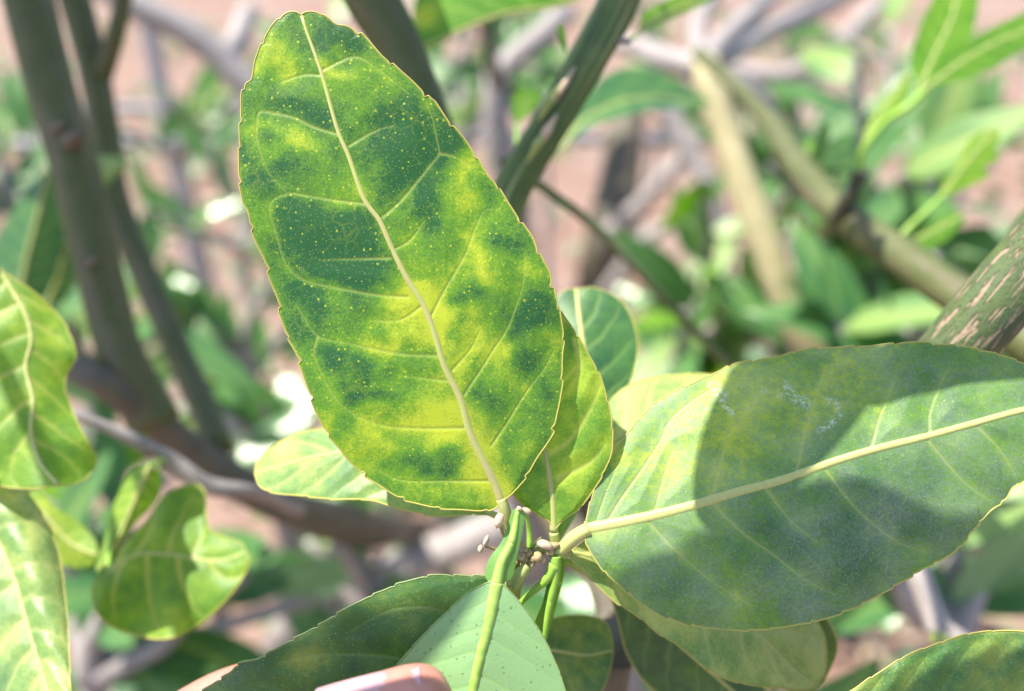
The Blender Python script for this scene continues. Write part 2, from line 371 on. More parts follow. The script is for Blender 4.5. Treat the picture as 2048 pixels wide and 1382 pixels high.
# ================================================================== ground
def ground():
    N = NT('red_soil'); oc = N.n('TexCoord').outputs['Object']
    a = N.noise(oc, 1.6, 5, 0.6); b = N.noise(oc, 14, 5, 0.7); c = N.noise(oc, 90, 3, 0.7)
    col = N.ramp(b, [(0.28, (0.10, 0.06, 0.045)), (0.48, (0.235, 0.135, 0.10)), (0.72, (0.37, 0.265, 0.215))])
    col = N.mix(N.mapr(a, 0.45, 0.7), col, (0.30, 0.22, 0.19))
    bp = N.n('Bump', {'Height': N.math('ADD', b, N.math('MULTIPLY', c, 0.4)), 'Strength': 0.8, 'Distance': 0.03})
    pb = N.n('BsdfPrincipled', {'Base Color': col, 'Roughness': 0.95, 'Normal': bp.outputs[0]})
    N.t.links.new(pb.outputs[0], N.out.inputs[0])
    n = 110; s = np.linspace(-1, 1, n); s = np.sign(s)*(np.abs(s)**3.2)*200
    X, Y = np.meshgrid(s, s+2.0, indexing='ij')
    Z = 0.05*(vnoise(X*1.3+40, Y*1.3+40, 31)-0.5)+0.02*(vnoise(X*6+40, Y*6+40, 32)-0.5)
    i, j = np.meshgrid(np.arange(n-1), np.arange(n-1), indexing='ij'); k = i*n+j
    Fq = np.stack([k, k+n, k+n+1, k+1], -1).reshape(-1, 4)
    o = mesh_obj('ground', np.stack([X, Y, Z], -1).reshape(-1, 3), Fq, N.m); o['kind'] = 'structure'; o['label'] = 'reddish bare soil under the citrus bushes'
ground()

# fallen leaves and weeds on the soil: uncountable
def scatter(name, label, n, seed, mat, size, upright, cols):
    rs = np.random.RandomState(seed); V = []; Fq = []; C = []
    for k in range(n):
        y = 0.5+6.5*rs.rand()**1.4; x = (rs.rand()-0.5)*2*(0.8+0.75*y); z = 0.012
        h = rs.rand()*6.283; L = size*rs.uniform(0.5, 1.3); w = L*rs.uniform(0.16, 0.3)
        d = np.array((math.cos(h), math.sin(h), 0)); s = np.array((-d[1], d[0], 0)); up = np.array((0, 0, 1.0))
        tilt = rs.uniform(*upright); d = d*math.cos(tilt)+up*math.sin(tilt); nn = np.cross(d, s)
        b = len(V); c = np.array((x, y, z)); cl = rs.uniform(*cols)
        for t, ww, zz in ((0, 0.1, 0), (0.33, 1, 0.12), (0.7, 0.8, 0.14), (1, 0.04, 0.0)):
            for sg in (-1, 0, 1):
                V.append(c+d*(t*L)+s*(sg*w*ww)+nn*(L*(zz+0.10*abs(sg)*ww))); C.append((cl, 0, 0, 0))
        for r in range(3):
            for q in range(2): Fq.append((b+r*3+q, b+r*3+q+1, b+r*3+q+4, b+r*3+q+3))
    o = mesh_obj(name, np.array(V), Fq, mat, attr=C); o['kind'] = 'stuff'; o['label'] = label; o['category'] = name.split('_')[-1]
M['litter'] = leaf_material('dry_leaf_litter', (0.16, 0.09, 0.05), (0.30, 0.19, 0.11), (0.5, 0.38, 0.24), (0.3, 0.2, 0.1), (0.3, 0.2, 0.1), (0.4, 0.3, 0.2), trans=0.1, gland=0, grain=0.1, rough=0.6)
scatter('fallen_leaves', 'dry brown leaves scattered over the red soil', 900, 5, 'litter', 0.07, (0, 0.25), (0, 1))
scatter('low_weeds', 'low green weeds growing out of the red soil', 1300, 6, 'leaf_back', 0.09, (0.3, 1.2), (0.2, 0.9))

# ------------------------------------------------------------------ fence far left
def fence():
    p = P(345, 300, 1.6); t = thing('fence', 'slim grey post with two horizontal rails behind the left stems', 'fence', (p[0], p[1], 0))
    V, Fq, U = tube_raw(np.array([(p[0], p[1], z) for z in np.linspace(-0.1, 1.35, 12)]), np.full(12, 0.017), 10, 0.12, 3)
    mesh_obj('post', V, Fq, 'post', t, uv=U)
    for py, r in ((209, 0.0085), (277, 0.011)):
        c = P(345, py, 1.6); xs = np.linspace(-1.1, 1.0, 16)
        V, Fq, U = tube_raw(np.array([(c[0]+x, c[1]-0.021, c[2]+0.008*math.sin(x*3)) for x in xs]), np.full(16, r), 8)
        mesh_obj('rail', V, Fq, 'galvanised', t, uv=U)
fence()

# ------------------------------------------------------------------ branches
def drop(px, py, d, n=3, dx=0.0, dy=0.15):
    """points leading from a place on a branch down into the soil, as photo coordinates"""
    a = P(px, py, d); out = []
    for k in range(1, n+1):
        f = k/n; w = np.array((a[0]+dx*f, a[1]+dy*f, a[2]*(1-f)-0.05*f)); r = w-CAMP
        dd = -(r@AB); out.append((1024+(r@AX)/dd*F, 691-(r@AU)/dd*F, dd))
    return out

# forked branch with sawn stub, left
b1 = thing('citrus_branch', 'thick olive-brown forked branch with a sawn stub, two upright stems rising from it', 'branch', P(310, 840, 0.335))
tube('stem', [(-110, -620, 0.36), (-40, -340, 0.34), (20, -120, 0.33), (56, 0, 0.33), (98, 160, 0.33), (140, 300, 0.33), (180, 460, 0.33), (215, 610, 0.33), (255, 740, 0.33), (310, 850, 0.335)], [60, 72, 84, 88, 94, 94, 92, 86, 86, 104], 'bark_olive', b1, n=70, sides=20, lump=0.06, seed=1)
s2 = tube('stem', [(20, -600, 0.42), (75, -340, 0.41), (110, -120, 0.40), (150, 0, 0.40), (190, 150, 0.40), (212, 290, 0.40), (235, 420, 0.40), (295, 560, 0.395), (350, 690, 0.385), (400, 800, 0.375), (440, 900, 0.36)], [44, 54, 64, 62, 62, 60, 58, 58, 54, 54, 58], 'bark_olive', b1, n=70, sides=18, lump=0.06, seed=2)
tube('twig', [(262, -120, 0.38), (246, 0, 0.385), (228, 80, 0.39), (205, 150, 0.398)], [30, 32, 36, 40], 'bark_olive', s2, sides=12)
lb = tube('limb', [(148, 736, 0.318), (210, 765, 0.32), (290, 825, 0.33), (370, 890, 0.345), (470, 960, 0.36), (570, 1012, 0.38), (660, 1042, 0.45), (745, 1060, 0.58), (860, 1085, 0.9)]+drop(860, 1085, 0.9, dx=0.1), [60, 84, 128, 132, 116, 100, 72, 46, 36, 36, 36, 36], 'bark_dark', b1, n=110, sides=20, lump=0.07, seed=3)
tube('sawn_end', [(141, 733, 0.316), (147, 735, 0.3175)], [52, 55], 'cut_wood', lb, n=3, sides=20)
# knots on the nearer stem
for kx, ky, w in ((150, 272, 46), (118, 250, 24), (186, 520, 20)):
    tube('knot', [(kx-6, ky+8, 0.321), (kx+4, ky, 0.313), (kx+14, ky-6, 0.311)], [w, w*0.8, w*0.3], 'bark_dark', b1, sides=12, lump=0.2, seed=kx)

b2 = thing('citrus_branch', 'thin pinkish-grey knobbly twig crossing in front of the sawn branch', 'branch', P(510, 985, 0.30))
tw = tube('stem', [(60, 790, 0.27), (150, 828, 0.27), (230, 862, 0.275), (300, 897, 0.28), (345, 925, 0.285), (420, 972, 0.29), (510, 985, 0.305), (600, 1020, 0.345)], [18, 20, 28, 40, 36, 26, 26, 24], 'bark_grey', b2, n=60, sides=14, lump=0.14, seed=4)
tube('bud', [(296, 905, 0.272), (306, 898, 0.268)], [22, 8], 'bark_dark', b2, sides=8)

b3 = thing('citrus_branch', 'grey blurred bough slanting down behind the tip of the mottled leaf', 'branch', P(420, 90, 0.75))
tube('stem', [(120, -90, 0.72), (250, 0, 0.73), (340, 45, 0.74), (420, 95, 0.75), (500, 175, 0.76), (700, 330, 0.78), (950, 560, 0.82)]+drop(950, 560, 0.82, dx=0.15), [60, 62, 64, 62, 60, 66, 70, 70, 70], 'bark_grey', b3, n=70, sides=14, lump=0.08, seed=5)
tube('twig', [(500, 20, 0.80), (470, 90, 0.78), (440, 120, 0.755)], [40, 50, 55], 'bark_grey', b3, sides=12, lump=0.1, seed=6)

b4 = thing('citrus_branch', 'green ridged stem with pale corky streaks, forking behind the mottled leaf', 'branch', P(985, 600, 0.262))
f1 = tube('stem', [(1420, -560, 0.26), (1330, -310, 0.25), (1275, -110, 0.245), (1238, 0, 0.245), (1185, 105, 0.246), (1112, 230, 0.248), (1060, 315, 0.25), (1015, 400, 0.253), (985, 520, 0.258), (985, 640, 0.264)], [50, 66, 78, 80, 82, 78, 76, 76, 80, 84], 'bark_green', b4, n=80, sides=20, lump=0.08, seed=7)
f2 = tube('stem', [(560, -600, 0.28), (640, -330, 0.27), (700, -110, 0.262), (745, 0, 0.26), (790, 80, 0.26), (838, 190, 0.26), (880, 300, 0.26), (940, 470, 0.262), (985, 640, 0.266)], [60, 84, 104, 108, 110, 96, 88, 80, 76], 'bark_olive', b4, n=60, sides=18, lump=0.06, seed=8)
tube('limb', [(985, 620, 0.265), (1010, 800, 0.275), (1080, 960, 0.275), (1150, 1085, 0.265), (1220, 1160, 0.25), (1240, 1280, 0.24), (1205, 1400, 0.24)]+drop(1205, 1400, 0.24, dx=0.05, dy=0.3), [84, 80, 74, 70, 58, 56, 60, 62, 66, 70], 'bark_dark', b4, n=110, sides=16, lump=0.1, seed=9)
for k, (kx, ky, w) in enumerate(((1098, 205, 18), (1092, 265, 20), (1074, 290, 18), (1128, 170, 14))):
    tube('cork_ridge', [(kx+22, ky-36, 0.2395), (kx, ky, 0.2385), (kx-20, ky+36, 0.2405)], [4, w, 4], 'scar' if k % 2 else 'stem', f1, sides=8)
tube('spur', [(1200, 75, 0.246), (1235, 80, 0.243), (1262, 84, 0.242)], [12, 15, 10], 'bark_grey', f1, sides=8)

b5 = thing('citrus_branch', 'thin straight green shoot slanting down right behind the large dusty leaf', 'branch', P(1075, 370, 0.30))
tube('stem', [(1010, 325, 0.262), (1075, 368, 0.30), (1200, 462, 0.33), (1330, 600, 0.36), (1470, 742, 0.40), (1620, 900, 0.48)]+drop(1620, 900, 0.48, dx=0.1), [22, 24, 30, 38, 44, 46, 50, 54, 54], 'bark_green', b5, n=60, sides=12, lump=0.05, seed=10)

b6 = thing('citrus_branch', 'smooth greenish-brown branch with a short broken peg on its upper side', 'branch', P(1750, 470, 0.34))
f6 = tube('stem', [(1395, 105, 0.52), (1480, 180, 0.48), (1545, 250, 0.44), (1600, 335, 0.40), (1680, 425, 0.365), (1790, 505, 0.335), (1870, 560, 0.315), (1960, 620, 0.295), (2120, 730, 0.27), (2300, 860, 0.25)], [26, 30, 34, 50, 66, 74, 78, 82, 84, 86], 'bark_olive', b6, n=80, sides=18, lump=0.06, seed=11)
pg = tube('peg', [(1678, 440, 0.357), (1695, 400, 0.35), (1715, 360, 0.347), (1722, 345, 0.346)], [40, 34, 32, 36], 'bark_black', f6, sides=12, lump=0.1, seed=12)
tube('broken_tip', [(1722, 346, 0.346), (1740, 341, 0.345)], [20, 12], 'cut_wood', pg, sides=8)

b7 = thing('citrus_branch', 'sharp green branch with brown corky fissures behind the large dusty leaf', 'branch', P(1960, 640, 0.195))
f7 = tube('stem', [(1700, 960, 0.215), (1830, 800, 0.203), (1958, 645, 0.196), (2060, 525, 0.193), (2200, 370, 0.19), (2340, 220, 0.19)], [120, 126, 134, 142, 146, 150], 'bark_fissured', b7, n=90, sides=28, lump=0.05, seed=13)
def pebble(name, px, py, d, rpx, mat, parent, seed=0, stretch=(1, 1, 1), ang=0.0):
    import bmesh
    bm = bmesh.new(); bmesh.ops.create_icosphere(bm, subdivisions=2, radius=1)
    r = rpx*d/F; c = P(px, py, d); V = []; ca, sa = math.cos(ang), math.sin(ang)
    for v in bm.verts:
        k = 1+(0.14 if mat == 'scar' else 0.35)*(vnoise(np.array(v.co.x*1.9+seed+7), np.array(v.co.y*1.9+v.co.z*1.3+9), 41)-0.5)*2
        x, y, z = v.co.x*stretch[0]*k, v.co.y*stretch[1]*k, v.co.z*stretch[2]*k
        V.append(c+r*((x*ca-y*sa)*AX+(x*sa+y*ca)*AU+z*AB))
    fs = [[v.index for v in f.verts] for f in bm.faces]; bm.free()
    return mesh_obj(name, V, fs, mat, parent)
pebble('bud', 1990, 556, 0.192, 12, 'bud', b7, 3, (1, 0.9, 1)); pebble('bud', 1980, 562, 0.192, 7, 'bud', b7, 4)
pebble('bud', 1928, 622, 0.194, 9, 'scar', b7, 5, (1, 0.7, 1), 0.8)

b8 = thing('citrus_branch', 'blurred tan and grey branch crown forking into several pale limbs', 'branch', P(1410, 140, 0.65))
f8 = tube('stem', [(1405, 120, 0.62), (1430, 200, 0.62), (1475, 330, 0.62), (1530, 480, 0.62), (1590, 650, 0.63), (1650, 800, 0.66)]+drop(1650, 800, 0.66, dx=0.1), [60, 62, 58, 54, 52, 56, 60, 66, 66], 'bark_tan', b8, n=60, sides=14, lump=0.08, seed=14)
for k, (pts, w) in enumerate((([(1215, 82, 0.70), (1290, 100, 0.67), (1350, 125, 0.64), (1405, 135, 0.62)], [30, 44, 52, 56]), ([(1640, -90, 0.80), (1520, 10, 0.72), (1450, 75, 0.66), (1405, 130, 0.62)], [40, 44, 46, 50]),
        ([(1800, -80, 0.9), (1650, 5, 0.8), (1540, 60, 0.72), (1430, 125, 0.64)], [44, 50, 46, 44]), ([(1520, 200, 0.66), (1570, 290, 0.66), (1620, 370, 0.66), (1650, 480, 0.68)], [46, 52, 44, 30]), ([(1440, 160, 0.62), (1520, 205, 0.64), (1540, 240, 0.66)], [50, 50, 48]), ([(1590, 640, 0.64), (1640, 600, 0.68), (1770, 640, 0.74)], [36, 30, 22]), ([(1400, 130, 0.62), (1400, 40, 0.66), (1480, -90, 0.7)], [40, 34, 30]))):
    tube('limb', pts, w, 'bark_tan' if k in (3,) else 'bark_grey', b8, n=28, sides=12, lump=0.1, seed=20+k)

b9 = thing('citrus_branch', 'dark brown old trunk blurred far behind, with crossing grey limbs', 'branch', P(1230, 420, 1.2))
tube('stem', [(1270, 150, 1.25), (1250, 260, 1.2), (1240, 360, 1.2), (1215, 480, 1.2), (1190, 600, 1.25), (1180, 760, 1.3)]+drop(1180, 760, 1.3), [46, 70, 96, 86, 80, 80, 84, 90, 90], 'bark_dark', b9, n=50, sides=14, lump=0.16, seed=30)
for k, (pts, w) in enumerate((([(1215, 470, 1.16), (1290, 400, 1.12), (1345, 335, 1.1), (1420, 250, 1.1)], [40, 36, 34, 26]), ([(1180, 640, 1.2), (1272, 500, 1.1), (1340, 445, 1.08), (1400, 392, 1.05)], [34, 34, 30, 26]),
        ([(1310, 200, 1.0), (1340, 235, 1.0), (1387, 315, 1.0), (1425, 400, 1.0), (1450, 560, 1.02)], [34, 44, 46, 44, 36]), ([(1390, 120, 1.3), (1560, 150, 1.25), (1660, 100, 1.25), (1760, 10, 1.25)], [24, 36, 36, 36]))):
    tube('limb', pts, w, 'bark_grey', b9, n=26, sides=10, lump=0.1, seed=31+k)

b10 = thing('citrus_branch', 'pale grey forked bough blurred between two green stems', 'branch', P(995, 180, 0.9))
tube('stem', [(1130, 20, 0.92), (1085, 70, 0.9), (1030, 115, 0.9), (990, 175, 0.9), (1000, 300, 0.92), (1040, 470, 0.98)]+drop(1040, 470, 0.98), [46, 58, 62, 66, 56, 56, 60, 60, 60], 'bark_grey', b10, n=50, sides=14, lump=0.12, seed=40)
tube('twig', [(940, -90, 0.8), (958, 10, 0.82), (978, 90, 0.85), (992, 170, 0.88)], [20, 24, 28, 30], 'bark_dark', b10, sides=10)

b11 = thing('citrus_branch', 'thick brown bough lying blurred under the pale leaf, a thin twig running off it', 'branch', P(800, 1140, 0.75))
tube('stem', [(1030, 1040, 0.72), (930, 1085, 0.72), (820, 1130, 0.74), (700, 1190, 0.78), (560, 1300, 0.85)]+drop(560, 1300, 0.85, n=2), [76, 82, 84, 80, 76, 70, 70], 'bark_grey', b11, n=40, sides=14, lump=0.1, seed=50)
tube('twig', [(680, 1180, 0.76), (560, 1215, 0.7), (430, 1258, 0.66), (310, 1285, 0.64), (200, 1385, 0.62), (100, 1480, 0.6)], [44, 40, 34, 30, 30, 30], 'bark_grey', b11, sides=10, lump=0.1, seed=51)
tube('spur', [(300, 1290, 0.64), (292, 1262, 0.64), (290, 1240, 0.64)], [26, 22, 14], 'bark_grey', b11, sides=8)

b12 = thing('citrus_branch', 'grey-brown upright twig ending in a yellow bud below the dusty leaf', 'branch', P(1880, 1270, 0.28))
tube('stem', [(1790, 1000, 0.30), (1820, 1100, 0.29), (1848, 1180, 0.285), (1872, 1250, 0.28), (1900, 1390, 0.28)]+drop(1900, 1390, 0.28), [46, 52, 58, 60, 56, 56, 60, 60], 'bark_grey', b12, n=50, sides=14, lump=0.1, seed=60)
pebble('bud', 1880, 1278, 0.262, 20, 'stem', b12, 9, (1, 0.8, 0.8)); pebble('bud', 1905, 1292, 0.264, 13, 'bud', b12, 10)

# ------------------------------------------------------------------ background bushes
def leaf_proto(name, L, w, fold, curl, seed, mat):
    nt, nh = 13, 4; t = np.linspace(0, 1, nt); v = np.linspace(-1, 1, 2*nh+1); T, Vv = np.meshgrid(t, v, indexing='ij')
    ww = np.sin(np.pi*np.clip(T, 0, 1)**0.85)**0.8*(1-0.25*T); rs = np.random.RandomState(seed)
    X = T*L; Y = Vv*ww*w*L/2; Z = -curl*L*T**2+fold*np.abs(Y)-0.3*Y*Y/(w*L)+0.012*L*np.sin(T*9+seed)*np.abs(Vv)
    A = np.stack([np.clip(0.62+0.5*(vnoise(T*4+seed, Vv*2+seed*3, 51)-0.5)-0.25*np.exp(-(Vv/0.09)**2), 0, 1), np.exp(-(Vv/0.10)**2)*0.8, 0*T, 0*T], -1)
    k0 = (np.arange(nt-1)[:, None]*(2*nh+1)+np.arange(2*nh)[None, :]); nc = 2*nh+1
    Fq = np.stack([k0, k0+nc, k0+nc+1, k0+1], -1).reshape(-1, 4)
    me = bpy.data.meshes.new(name); me.from_pydata(np.stack([X, Y, Z], -1).reshape(-1, 3).tolist(), [], Fq.tolist())
    me.polygons.foreach_set('use_smooth', np.ones(len(me.polygons), bool))
    ca = me.color_attributes.new('mott', 'FLOAT_COLOR', 'POINT'); ca.data.foreach_set('color', A.reshape(-1, 4).ravel()); me.materials.append(M[mat]); me.update()
    return me
PROTO = [leaf_proto('leaf', 0.085, 0.46, 0.22, 0.12, 1, 'leaf_back'), leaf_proto('leaf', 0.10, 0.40, 0.12, 0.22, 2, 'leaf_back'), leaf_proto('leaf', 0.07, 0.52, 0.30, 0.05, 3, 'leaf_back'),
         leaf_proto('leaf', 0.09, 0.44, 0.18, 0.15, 4, 'leaf_pale'), leaf_proto('leaf', 0.075, 0.38, 0.25, 0.10, 5, 'leaf_young'), leaf_proto('leaf', 0.09, 0.5, 0.02, 0.02, 6, 'leaf_glossy')]
def place_leaf(parent, base, dirv, nrm, size, kind, rl):
    x = np.array(dirv, float); x /= np.linalg.norm(x); z = np.array(nrm, float); z = z-x*(z@x); z /= np.linalg.norm(z)+1e-9; y = np.cross(z, x)
    o = bpy.data.objects.new('leaf', PROTO[kind]); COL.objects.link(o); o.parent = parent
    m = Matrix(((x[0], y[0], z[0], base[0]-rl[0]), (x[1], y[1], z[1], base[1]-rl[1]), (x[2], y[2], z[2], base[2]-rl[2]), (0, 0, 0, 1)))
    o.matrix_local = m @ Matrix.Scale(size, 4); return o
def bush(px, py, d, spread, n, label, seed, kinds=(0, 1, 2, 3), bark_='bark_grey', nb=5, size=1.0, glint=0):
    rs = np.random.RandomState(seed); c = P(px, py, d); base = np.array((c[0]+rs.uniform(-.1, .1), c[1]+rs.uniform(0, .15), -0.03))
    t = thing('citrus_bush', label, 'bush', base, 'blurred citrus bushes behind the sprig')
    low = np.array((c[0], c[1], max(c[2]-spread*1.0, 0.10)))
    if low[2]-base[2] > 0.05:
        pts = crom([base, (base+low)/2+rs.uniform(-.03, .03, 3), low], 10)
        V, Fq, U = tube_raw(pts, np.linspace(0.011, 0.007, 10), 8, 0.1, seed); mesh_obj('trunk', V, Fq, bark_, t, uv=U)
    per = n//nb
    for b in range(nb):
        e = c+rs.normal(0, 1, 3)*spread*np.array((0.75, 0.6, 0.55)); e[2] = max(e[2], 0.06)
        mid = (low+e)/2+rs.normal(0, 1, 3)*spread*0.15
        pts = crom([low, mid, e], 14); V, Fq, U = tube_raw(pts, np.linspace(0.009, 0.003, 14), 7, 0.1, seed+b); mesh_obj('branch', V, Fq, bark_, t, uv=U)
        for k in range(per):
            i = 3+int((k+rs.rand())/per*10.9); p = pts[min(i, 13)]; tg = pts[min(i, 13)]-pts[max(i-1, 0)]; tg /= np.linalg.norm(tg)
            dv = tg*0.6+rs.normal(0, 0.7, 3); nr = np.array((0, -0.25, 1.0))+rs.normal(0, 0.45, 3)
            if rs.rand() < glint: nr = SUN+(CAMP-p)/np.linalg.norm(CAMP-p)+rs.normal(0, 0.06, 3); dv = np.cross(nr, rs.normal(0, 1, 3))
            place_leaf(t, p, dv, nr, size*rs.uniform(0.6, 1.15), int(rs.choice(kinds)), base)
    return t
BUSH = [
 (330, 150, 1.3, 0.13, 36, 'small-leaved bush beyond the grey fence rails, beside the left stems'),
 (460, 340, 1.1, 0.11, 30, 'blurred bush just left of the mottled leaf, below the fence rails'),
 (450, 600, 0.9, 0.11, 40, 'dark blurred bush low behind the second upright stem'),
 (110, 560, 0.6, 0.07, 20, 'blurred bluish-green bush behind the thick left stem'),
 (30, 250, 1.0, 0.12, 26, 'bush in the gap left of the thick upright stem'),
 (540, 800, 0.72, 0.05, 12, 'blurred bush with shiny leaves over the red soil beside the mottled leaf'),
 (740, 1090, 0.52, 0.05, 14, 'soft green bush below the pale leaf'),
 (420, 1320, 0.75, 0.09, 26, 'low blurred bush behind the fingers'),
 (120, 1200, 0.5, 0.07, 18, 'shaded bush below the folded left leaves'),
 (250, 1010, 0.55, 0.06, 18, 'dark bush behind the curled heart-shaped leaf'),
 (930, 60, 1.1, 0.13, 40, 'bright bush behind the tip of the mottled leaf'),
 (1100, 20, 1.6, 0.2, 40, 'far bush above the pale grey forked bough'),
 (1430, 580, 0.8, 0.09, 44, 'dense dark bush behind the thin straight green shoot'),
 (1640, 560, 0.7, 0.08, 36, 'leafy bush below the branch with the broken peg'),
 (1800, 330, 0.7, 0.09, 34, 'bluish-green bush behind the young bright shoot'),
 (1980, 420, 0.65, 0.08, 30, 'pale green bush beside the corky fissured branch'),
 (1720, 150, 1.0, 0.11, 32, 'loose bush between the grey limbs and the young shoot'),
 (1990, 140, 1.1, 0.14, 34, 'far bush behind the pair of smooth green leaves'),
 (1330, 660, 0.75, 0.06, 24, 'bush behind the dark rounded leaf'),
 (1800, 640, 0.55, 0.06, 22, 'bush under the smooth greenish-brown branch'),
 (1960, 1130, 0.40, 0.045, 14, 'large-leaved bush below the tip of the dusty leaf'),
 (1280, 1290, 0.42, 0.05, 12, 'shaded bush under the sprig'),
 (620, 200, 2.2, 0.3, 36, 'distant bush hidden mostly behind the mottled leaf'),
 (1560, 300, 1.5, 0.13, 24, 'thin far bush behind the tan branch'),
 (1350, 20, 1.9, 0.2, 36, 'far bush above the pale forking limbs'),
 (1650, 10, 2.2, 0.25, 36, 'distant bush past the topmost grey limbs'),
 (620, 1180, 0.9, 0.1, 20, 'bush over the thick brown bough'),
]
for k, (px, py, d, sp, n, lab) in enumerate(BUSH):
    BT = globals().setdefault('BUSHES', []); BT.append((px, py, d, bush(px, py, d, sp, n, lab, 100+k, kinds=(0, 1, 2, 3, 0, 1) if k % 3 else (0, 1, 2, 3, 4), glint=0.10)))
# shiny leaves that mirror the sun, each on the bush nearest to it
GR = np.random.RandomState(77)
for gx, gy, gd, gs in ((1128, 1196, 0.45, 0.62), (562, 858, 0.66, 0.7), (600, 792, 0.68, 0.6), (368, 566, 0.85, 0.3), (1790, 1196, 0.5, 0.5), (1256, 582, 0.8, 0.3), (452, 415, 1.05, 0.5), (634, 1082, 0.6, 0.25), (520, 905, 0.62, 0.5), (1700, 620, 0.7, 0.35), (1005, 240, 1.0, 0.5)):
    pb_ = min(BUSHES, key=lambda q: (q[0]-gx)**2+(q[1]-gy)**2+((q[2]-gd)*600)**2)[3]
    p = P(gx, gy, gd); nr = SUN+(CAMP-p)/np.linalg.norm(CAMP-p); nr /= np.linalg.norm(nr); dv = np.cross(nr, GR.normal(0, 1, 3)); dv /= np.linalg.norm(dv)
    place_leaf(pb_, p-dv*0.045*gs, dv, nr+GR.normal(0, 0.02, 3), gs, 5, THING_LOC[pb_.name])

# ================================================================== the front sprig
NODE = P(1062, 1105, 0.174)
sp = thing('citrus_sprig', 'citrus sprig in sharp focus with a tall yellow-mottled leaf and a wide dusty leaf', 'sprig', NODE)
# A1 tall mottled leaf
A1mid = [(1003, 1004), (991, 969), (968, 922), (940, 863), (921, 797), (890, 734), (870, 668), (847, 609), (815, 558), (786, 500), (760, 442), (729, 399), (698, 313), (675, 258), (643, 145), (616, 70), (603, 30)]
A1L = [(987, 1018), (960, 1022), (921, 1020), (862, 1014), (804, 997), (753, 967), (714, 938), (682, 903), (655, 867), (632, 824), (620, 789), (608, 754), (594, 711), (577, 676), (561, 633), (557, 606), (545, 574), (534, 535), (518, 497), (503, 454), (497, 426), (486, 403), (480, 367), (478, 305), (482, 235), (484, 192), (492, 168), (504, 158), (511, 121), (526, 82), (545, 51), (569, 28), (588, 23)]
A1R = [(1013, 997), (1030, 981), (1054, 950), (1081, 907), (1101, 871), (1113, 832), (1124, 781), (1126, 719), (1126, 668), (1118, 617), (1105, 578), (1098, 545), (1081, 514), (1066, 477), (1042, 446), (1013, 399), (991, 367), (975, 350), (952, 313), (932, 281), (901, 246), (874, 208), (858, 196), (839, 176), (815, 152), (792, 133), (764, 111), (729, 74), (696, 54), (674, 50), (655, 35), (632, 24), (612, 24)]
A1V = [[(643, 141), (675, 125), (702, 114), (725, 117), (765, 145), (815, 185)], [(698, 291), (749, 262), (790, 250)], [(764, 434), (796, 407), (831, 367), (862, 328), (878, 307), (872, 274), (864, 235), (850, 205)], [(878, 307), (909, 313), (935, 330)],
 [(786, 500), (820, 480), (850, 440)], [(862, 633), (886, 586), (909, 547), (933, 504), (945, 470), (968, 422), (995, 418), (1005, 405)], [(929, 789), (960, 742), (987, 699), (1015, 656), (1034, 606), (1046, 566), (1050, 500)],
 [(983, 891), (1015, 844), (1054, 781), (1085, 742), (1108, 700)], [(675, 268), (628, 254), (589, 235), (545, 225), (518, 223), (513, 250), (514, 280), (534, 340), (575, 387)], [(640, 150), (605, 150), (560, 165)],
 [(729, 407), (675, 401), (612, 391), (575, 387), (540, 407), (545, 450), (560, 500)], [(780, 516), (706, 518), (640, 520)], [(815, 594), (753, 590), (675, 576), (604, 559), (569, 523), (556, 480), (545, 440)],
 [(878, 711), (811, 709), (753, 699), (694, 686), (635, 672), (604, 629), (590, 606)], [(635, 672), (628, 707), (640, 745)], [(929, 856), (850, 857), (772, 852), (714, 832), (671, 797), (647, 758), (630, 720)], [(985, 962), (900, 962), (800, 960), (740, 930)],
 [(900, 762), (860, 758), (800, 750)], [(846, 610), (800, 640), (740, 640)], [(905, 740), (940, 700), (960, 660)]]
dk = [(570, 195, 38), (612, 205, 42), (650, 235, 34), (770, 245, 60), (725, 300, 50), (830, 225, 45), (790, 340, 48), (900, 268, 36), (555, 430, 40), (610, 440, 45), (680, 450, 48), (590, 510, 42), (670, 500, 52), (740, 545, 50), (690, 560, 40), (650, 75, 40), (690, 90, 36), (1015, 480, 17), (1040, 495, 14), (975, 405, 22), (1062, 605, 34), (1045, 645, 30), (610, 645, 36),
      (650, 700, 30), (690, 790, 32), (715, 810, 28), (800, 735, 24), (840, 728, 26), (735, 735, 26), (770, 790, 30), (958, 798, 26), (1062, 730, 30), (880, 922, 28), (830, 908, 26), (912, 925, 22), (870, 300, 40), (850, 420, 36), (905, 600, 26), (940, 600, 24), (905, 655, 18), (520, 370, 26), (500, 300, 22), (1090, 790, 26), (620, 600, 34), (560, 330, 20)]
yl = [(535, 95, 34), (555, 140, 30), (512, 140, 22), (945, 335, 34), (918, 370, 28), (900, 400, 24), (600, 262, 40), (575, 290, 26), (840, 612, 44), (820, 575, 26), (880, 660, 36), (905, 715, 46), (930, 762, 36), (860, 650, 30), (985, 945, 40), (955, 985, 40), (1000, 980, 24), (980, 560, 34), (965, 520, 24), (1000, 690, 44), (955, 690, 30), (1025, 705, 30), (870, 835, 46), (905, 850, 36), (800, 690, 34), (755, 690, 26), (870, 880, 40), (760, 860, 30),
      (950, 900, 34), (1010, 760, 30), (930, 640, 30), (1085, 560, 22), (1060, 540, 20), (1100, 660, 22), (780, 610, 26), (700, 140, 26), (660, 130, 24), (940, 470, 24), (1055, 900, 30), (720, 900, 40), (650, 840, 26), (530, 250, 22), (870, 1000, 40)]
A1B = [(x, y, r, 0.30) for x, y, r in dk]+[(x, y, r, -0.31) for x, y, r in yl]
